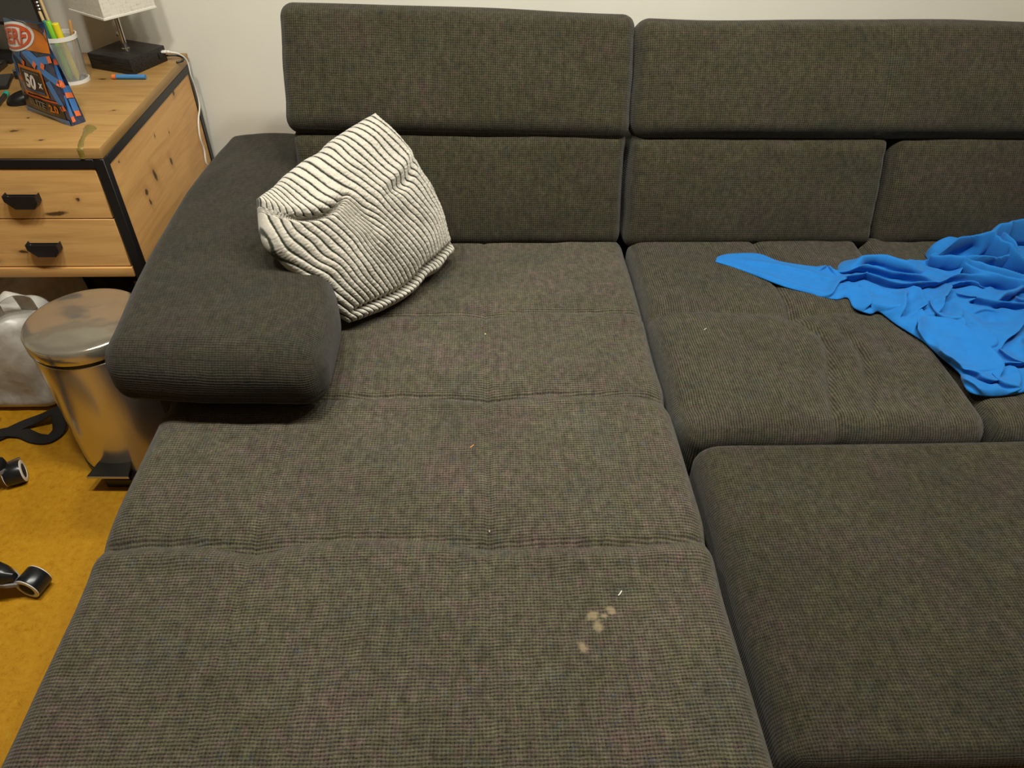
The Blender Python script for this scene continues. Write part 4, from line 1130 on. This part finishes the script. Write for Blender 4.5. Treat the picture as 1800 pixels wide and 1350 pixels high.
# black strap lying in a loop, with its buckle
st = tag(empty('webbing_strap', (-1.27, 1.52, 0)), 'black webbing strap in a triangular loop on the floor left of the bin', 'strap')
o = tube('webbing', [(-1.44, 1.475, .006), (-1.375, 1.500, .008), (-1.315, 1.548, .012), (-1.268, 1.566, .022), (-1.228, 1.572, .040), (-1.212, 1.556, .034), (-1.206, 1.524, .012), (-1.224, 1.496, .006), (-1.262, 1.499, .006), (-1.312, 1.520, .008), (-1.365, 1.512, .013), (-1.43, 1.455, .016)], .01, M_NYL, None, 12, 10, flat=(.019, .0035))
o.parent = st; o.matrix_parent_inverse = Matrix.Translation((1.27, -1.52, 0))
o = box('buckle', (-1.300, 1.400, .006), (-1.262, 1.412, .014), M_NICKEL, None, bev=.003, M=Matrix.Translation((-1.28, 1.41, 0)) @ Matrix.Rotation(math.radians(35), 4, 'Z') @ Matrix.Translation((1.28, -1.41, 0)))
o.parent = st; o.matrix_parent_inverse = Matrix.Translation((1.27, -1.52, 0))
pk = tag(empty('paper_packet', (-1.425, 1.556, 0)), 'small white packet on the floor beside the black strap', 'packet')
def packet(P):
    return P
o = cushion('wrapper', (-.035, -.03, .0205), (.035, .03, .058), .012, .006, plain('white_paper', (0.62, 0.60, 0.54), 0.6, bump=.3, bscale=60), pk,
            disp=lambda P, N, P0: N*(0.004*vnoise(P0[:, 0]*60, P0[:, 1]*60+P0[:, 2]*40))[:, None])
cushion('wrapper_fold', (-.030, -.026, .0005), (.030, .026, .020), .008, .006, bpy.data.materials['white_paper'], pk)

# ------------------------------------------------------------------ swivel chair (its base reaches in from the left)
CHX, CHY = -1.405, 1.045
ch = tag(empty('swivel_chair', (CHX, CHY, 0)), 'black swivel chair whose castored base reaches in at the left edge', 'chair')
M_ARM = plain('chair_black', (0.010, 0.011, 0.012), 0.28)
def star_arm(ang):
    L_, n = .312, 16
    V, F = [], []
    ca, sa = math.cos(ang), math.sin(ang)
    prof = []
    for i in range(n+1):
        u = i/n; rad = .035+u*L_
        w = .030-.006*u; zt = .135-.045*u**1.3; zb = zt-.040+.010*u
        if u > .85:
            k = (u-.85)/.15; w *= math.sqrt(max(.05, 1-k*k*.9)); zt -= .012*k*k
        sec = [(-w, zb), (-w, zb+.008), (-w*.82, zt-.006), (-w*.4, zt), (w*.4, zt), (w*.82, zt-.006), (w, zb+.008), (w, zb)]
        for y, z in sec: V.append((ca*rad-sa*y, sa*rad+ca*y, z))
    m = 8
    for i in range(n):
        for k in range(m):
            j = (k+1) % m; F.append((i*m+k, (i+1)*m+k, (i+1)*m+j, i*m+j))
    F.append(tuple(range(m))); F.append(tuple(n*m+k for k in range(m))[::-1])
    o = mesh_obj('base_arm', V, F, M_ARM, ch, True); o.data.set_sharp_from_angle(angle=math.radians(50))
    # grey underside trim
    V, F = [], []
    for i in range(n+1):
        u = i/n; rad = .035+u*(L_+.004); w = .0315-.006*u; zb = .095-.045*u**1.3+.010*u
        if u > .85:
            k = (u-.85)/.15; w *= math.sqrt(max(.05, 1-k*k*.9)); zb -= .012*k*k
        for y, z in ((-w, zb-.009), (-w, zb+.0005), (w, zb+.0005), (w, zb-.009)): V.append((ca*rad-sa*y, sa*rad+ca*y, z))
    for i in range(n):
        for k in range(4):
            j = (k+1) % 4; F.append((i*4+k, (i+1)*4+k, (i+1)*4+j, i*4+j))
    F.append((0, 1, 2, 3)); F.append(tuple(n*4+k for k in range(4))[::-1])
    mesh_obj('underside_trim', V, F, M_GREYPL, o, False)
def caster(cx_, cy_, axis, top):
    """twin-wheel castor; axis = wheel axle direction (degrees)"""
    R = .0305
    A = Matrix.Translation((cx_, cy_, R)) @ Matrix.Rotation(math.radians(axis), 4, 'Z') @ Matrix.Rotation(math.radians(90), 4, 'Y')
    w = lathe('castor', [(R-.006, -.021), (R-.001, -.0205), (R, -.018), (R, .018), (R-.001, .0205), (R-.006, .021)], M_ARM, ch, 36, M=A)
    for s in (-1, 1):
        lathe('castor_ring', [(R-.001, s*.0200), (R-.001, s*.0220), (R-.004, s*.0232), (R-.010, s*.0232), (R-.0115, s*.0200), (R-.001, s*.0200)], M_WHITEPL, w, 36, M=A, cap=False)
    for s in (-1, 1):
        lathe('hub_cap', [(.0195, s*.0195), (.0190, s*.0222), (.012, s*.0238), (.0005, s*.0243)], M_NYL, w, 28, M=A)
    lathe('castor_stem', [(.0055, .055), (.0055, .078)], M_NICKEL, w, 14, loc=(top[0], top[1], 0))
a1 = math.atan2(1.356-CHY, -1.256-CHX)
angs = [a1-math.radians(72)*k for k in range(5)]
for k, a in enumerate(angs):
    star_arm(a)
    ex_, ey_ = .305*math.cos(a), .305*math.sin(a)
    if k == 0: caster(-1.238-CHX, 1.345-CHY, 24, (ex_+.004, ey_))
    elif k == 1: caster(-1.040-CHX, 1.010-CHY, 74, (ex_+.004, ey_))
    else: caster(ex_, ey_, math.degrees(a)+70, (ex_, ey_))
lathe('hub', [(.030, .072), (.050, .085), (.050, .132), (.030, .145)], M_ARM, ch, 32)
lathe('gas_column', [(.025, .145), (.025, .30), (.014, .301), (.014, .43)], M_BLACKPL, ch, 24)
o = cushion('seat', (-.22, -.22, .43), (.22, .22, .50), (.06, .06, .032), .02, M_NYL, ch)

# ------------------------------------------------------------------ crumbs and threads on the sofa
def crumb(name, x, y, z, sx, sy, sz, col, label, cat, seed):
    bm = bmesh.new(); bmesh.ops.create_icosphere(bm, subdivisions=2, radius=1)
    rr = random.Random(seed)
    for v in bm.verts:
        k = 1+rr.uniform(-.18, .18); v.co = (v.co.x*sx*k, v.co.y*sy*k, v.co.z*sz*k)
    o = bm_obj(name, bm, plain('crumb_'+str(seed), col, 0.8), None, smooth=True, auto=False); o.location = (x, y, z)
    return tag(o, label, cat)
crumb('crumb', 0.000, 1.420, .418, .0022, .0032, .0018, (.42, .35, .16), 'yellowish crumb on the centre seam of the chaise, nearest the cushion', 'crumb', 1)
crumb('crumb', 0.637, 1.230, .4235, .0030, .0050, .0022, (.80, .76, .62), 'white oval crumb on the right seat of the sofa', 'crumb', 2)
crumb('crumb', 0.004, .837, .4105, .0013, .0026, .0012, (.40, .36, .24), 'pale speck on the front quilting row of the chaise', 'crumb', 3)
def thread(pts, r, col, label):
    o = tube('lint_thread', pts, r, plain('thread', col, .8), None, 6, 4); return tag(o, label, 'thread')
thread([(.218, .690, .4225), (.222, .694, .4225), (.225, .699, .4225)], .0011, (.72, .68, .58), 'short white thread near the pale stains on the chaise')
thread([(.531, 1.418, .4250), (.537, 1.424, .4255), (.543, 1.427, .4250)], .0011, (.55, .52, .44), 'short grey thread on the right seat near its left edge')
thread([(-.033, 1.038, .4225), (-.029, 1.041, .4225), (-.026, 1.045, .4225)], .0012, (.55, .22, .05), 'tiny orange thread in the middle of the chaise')
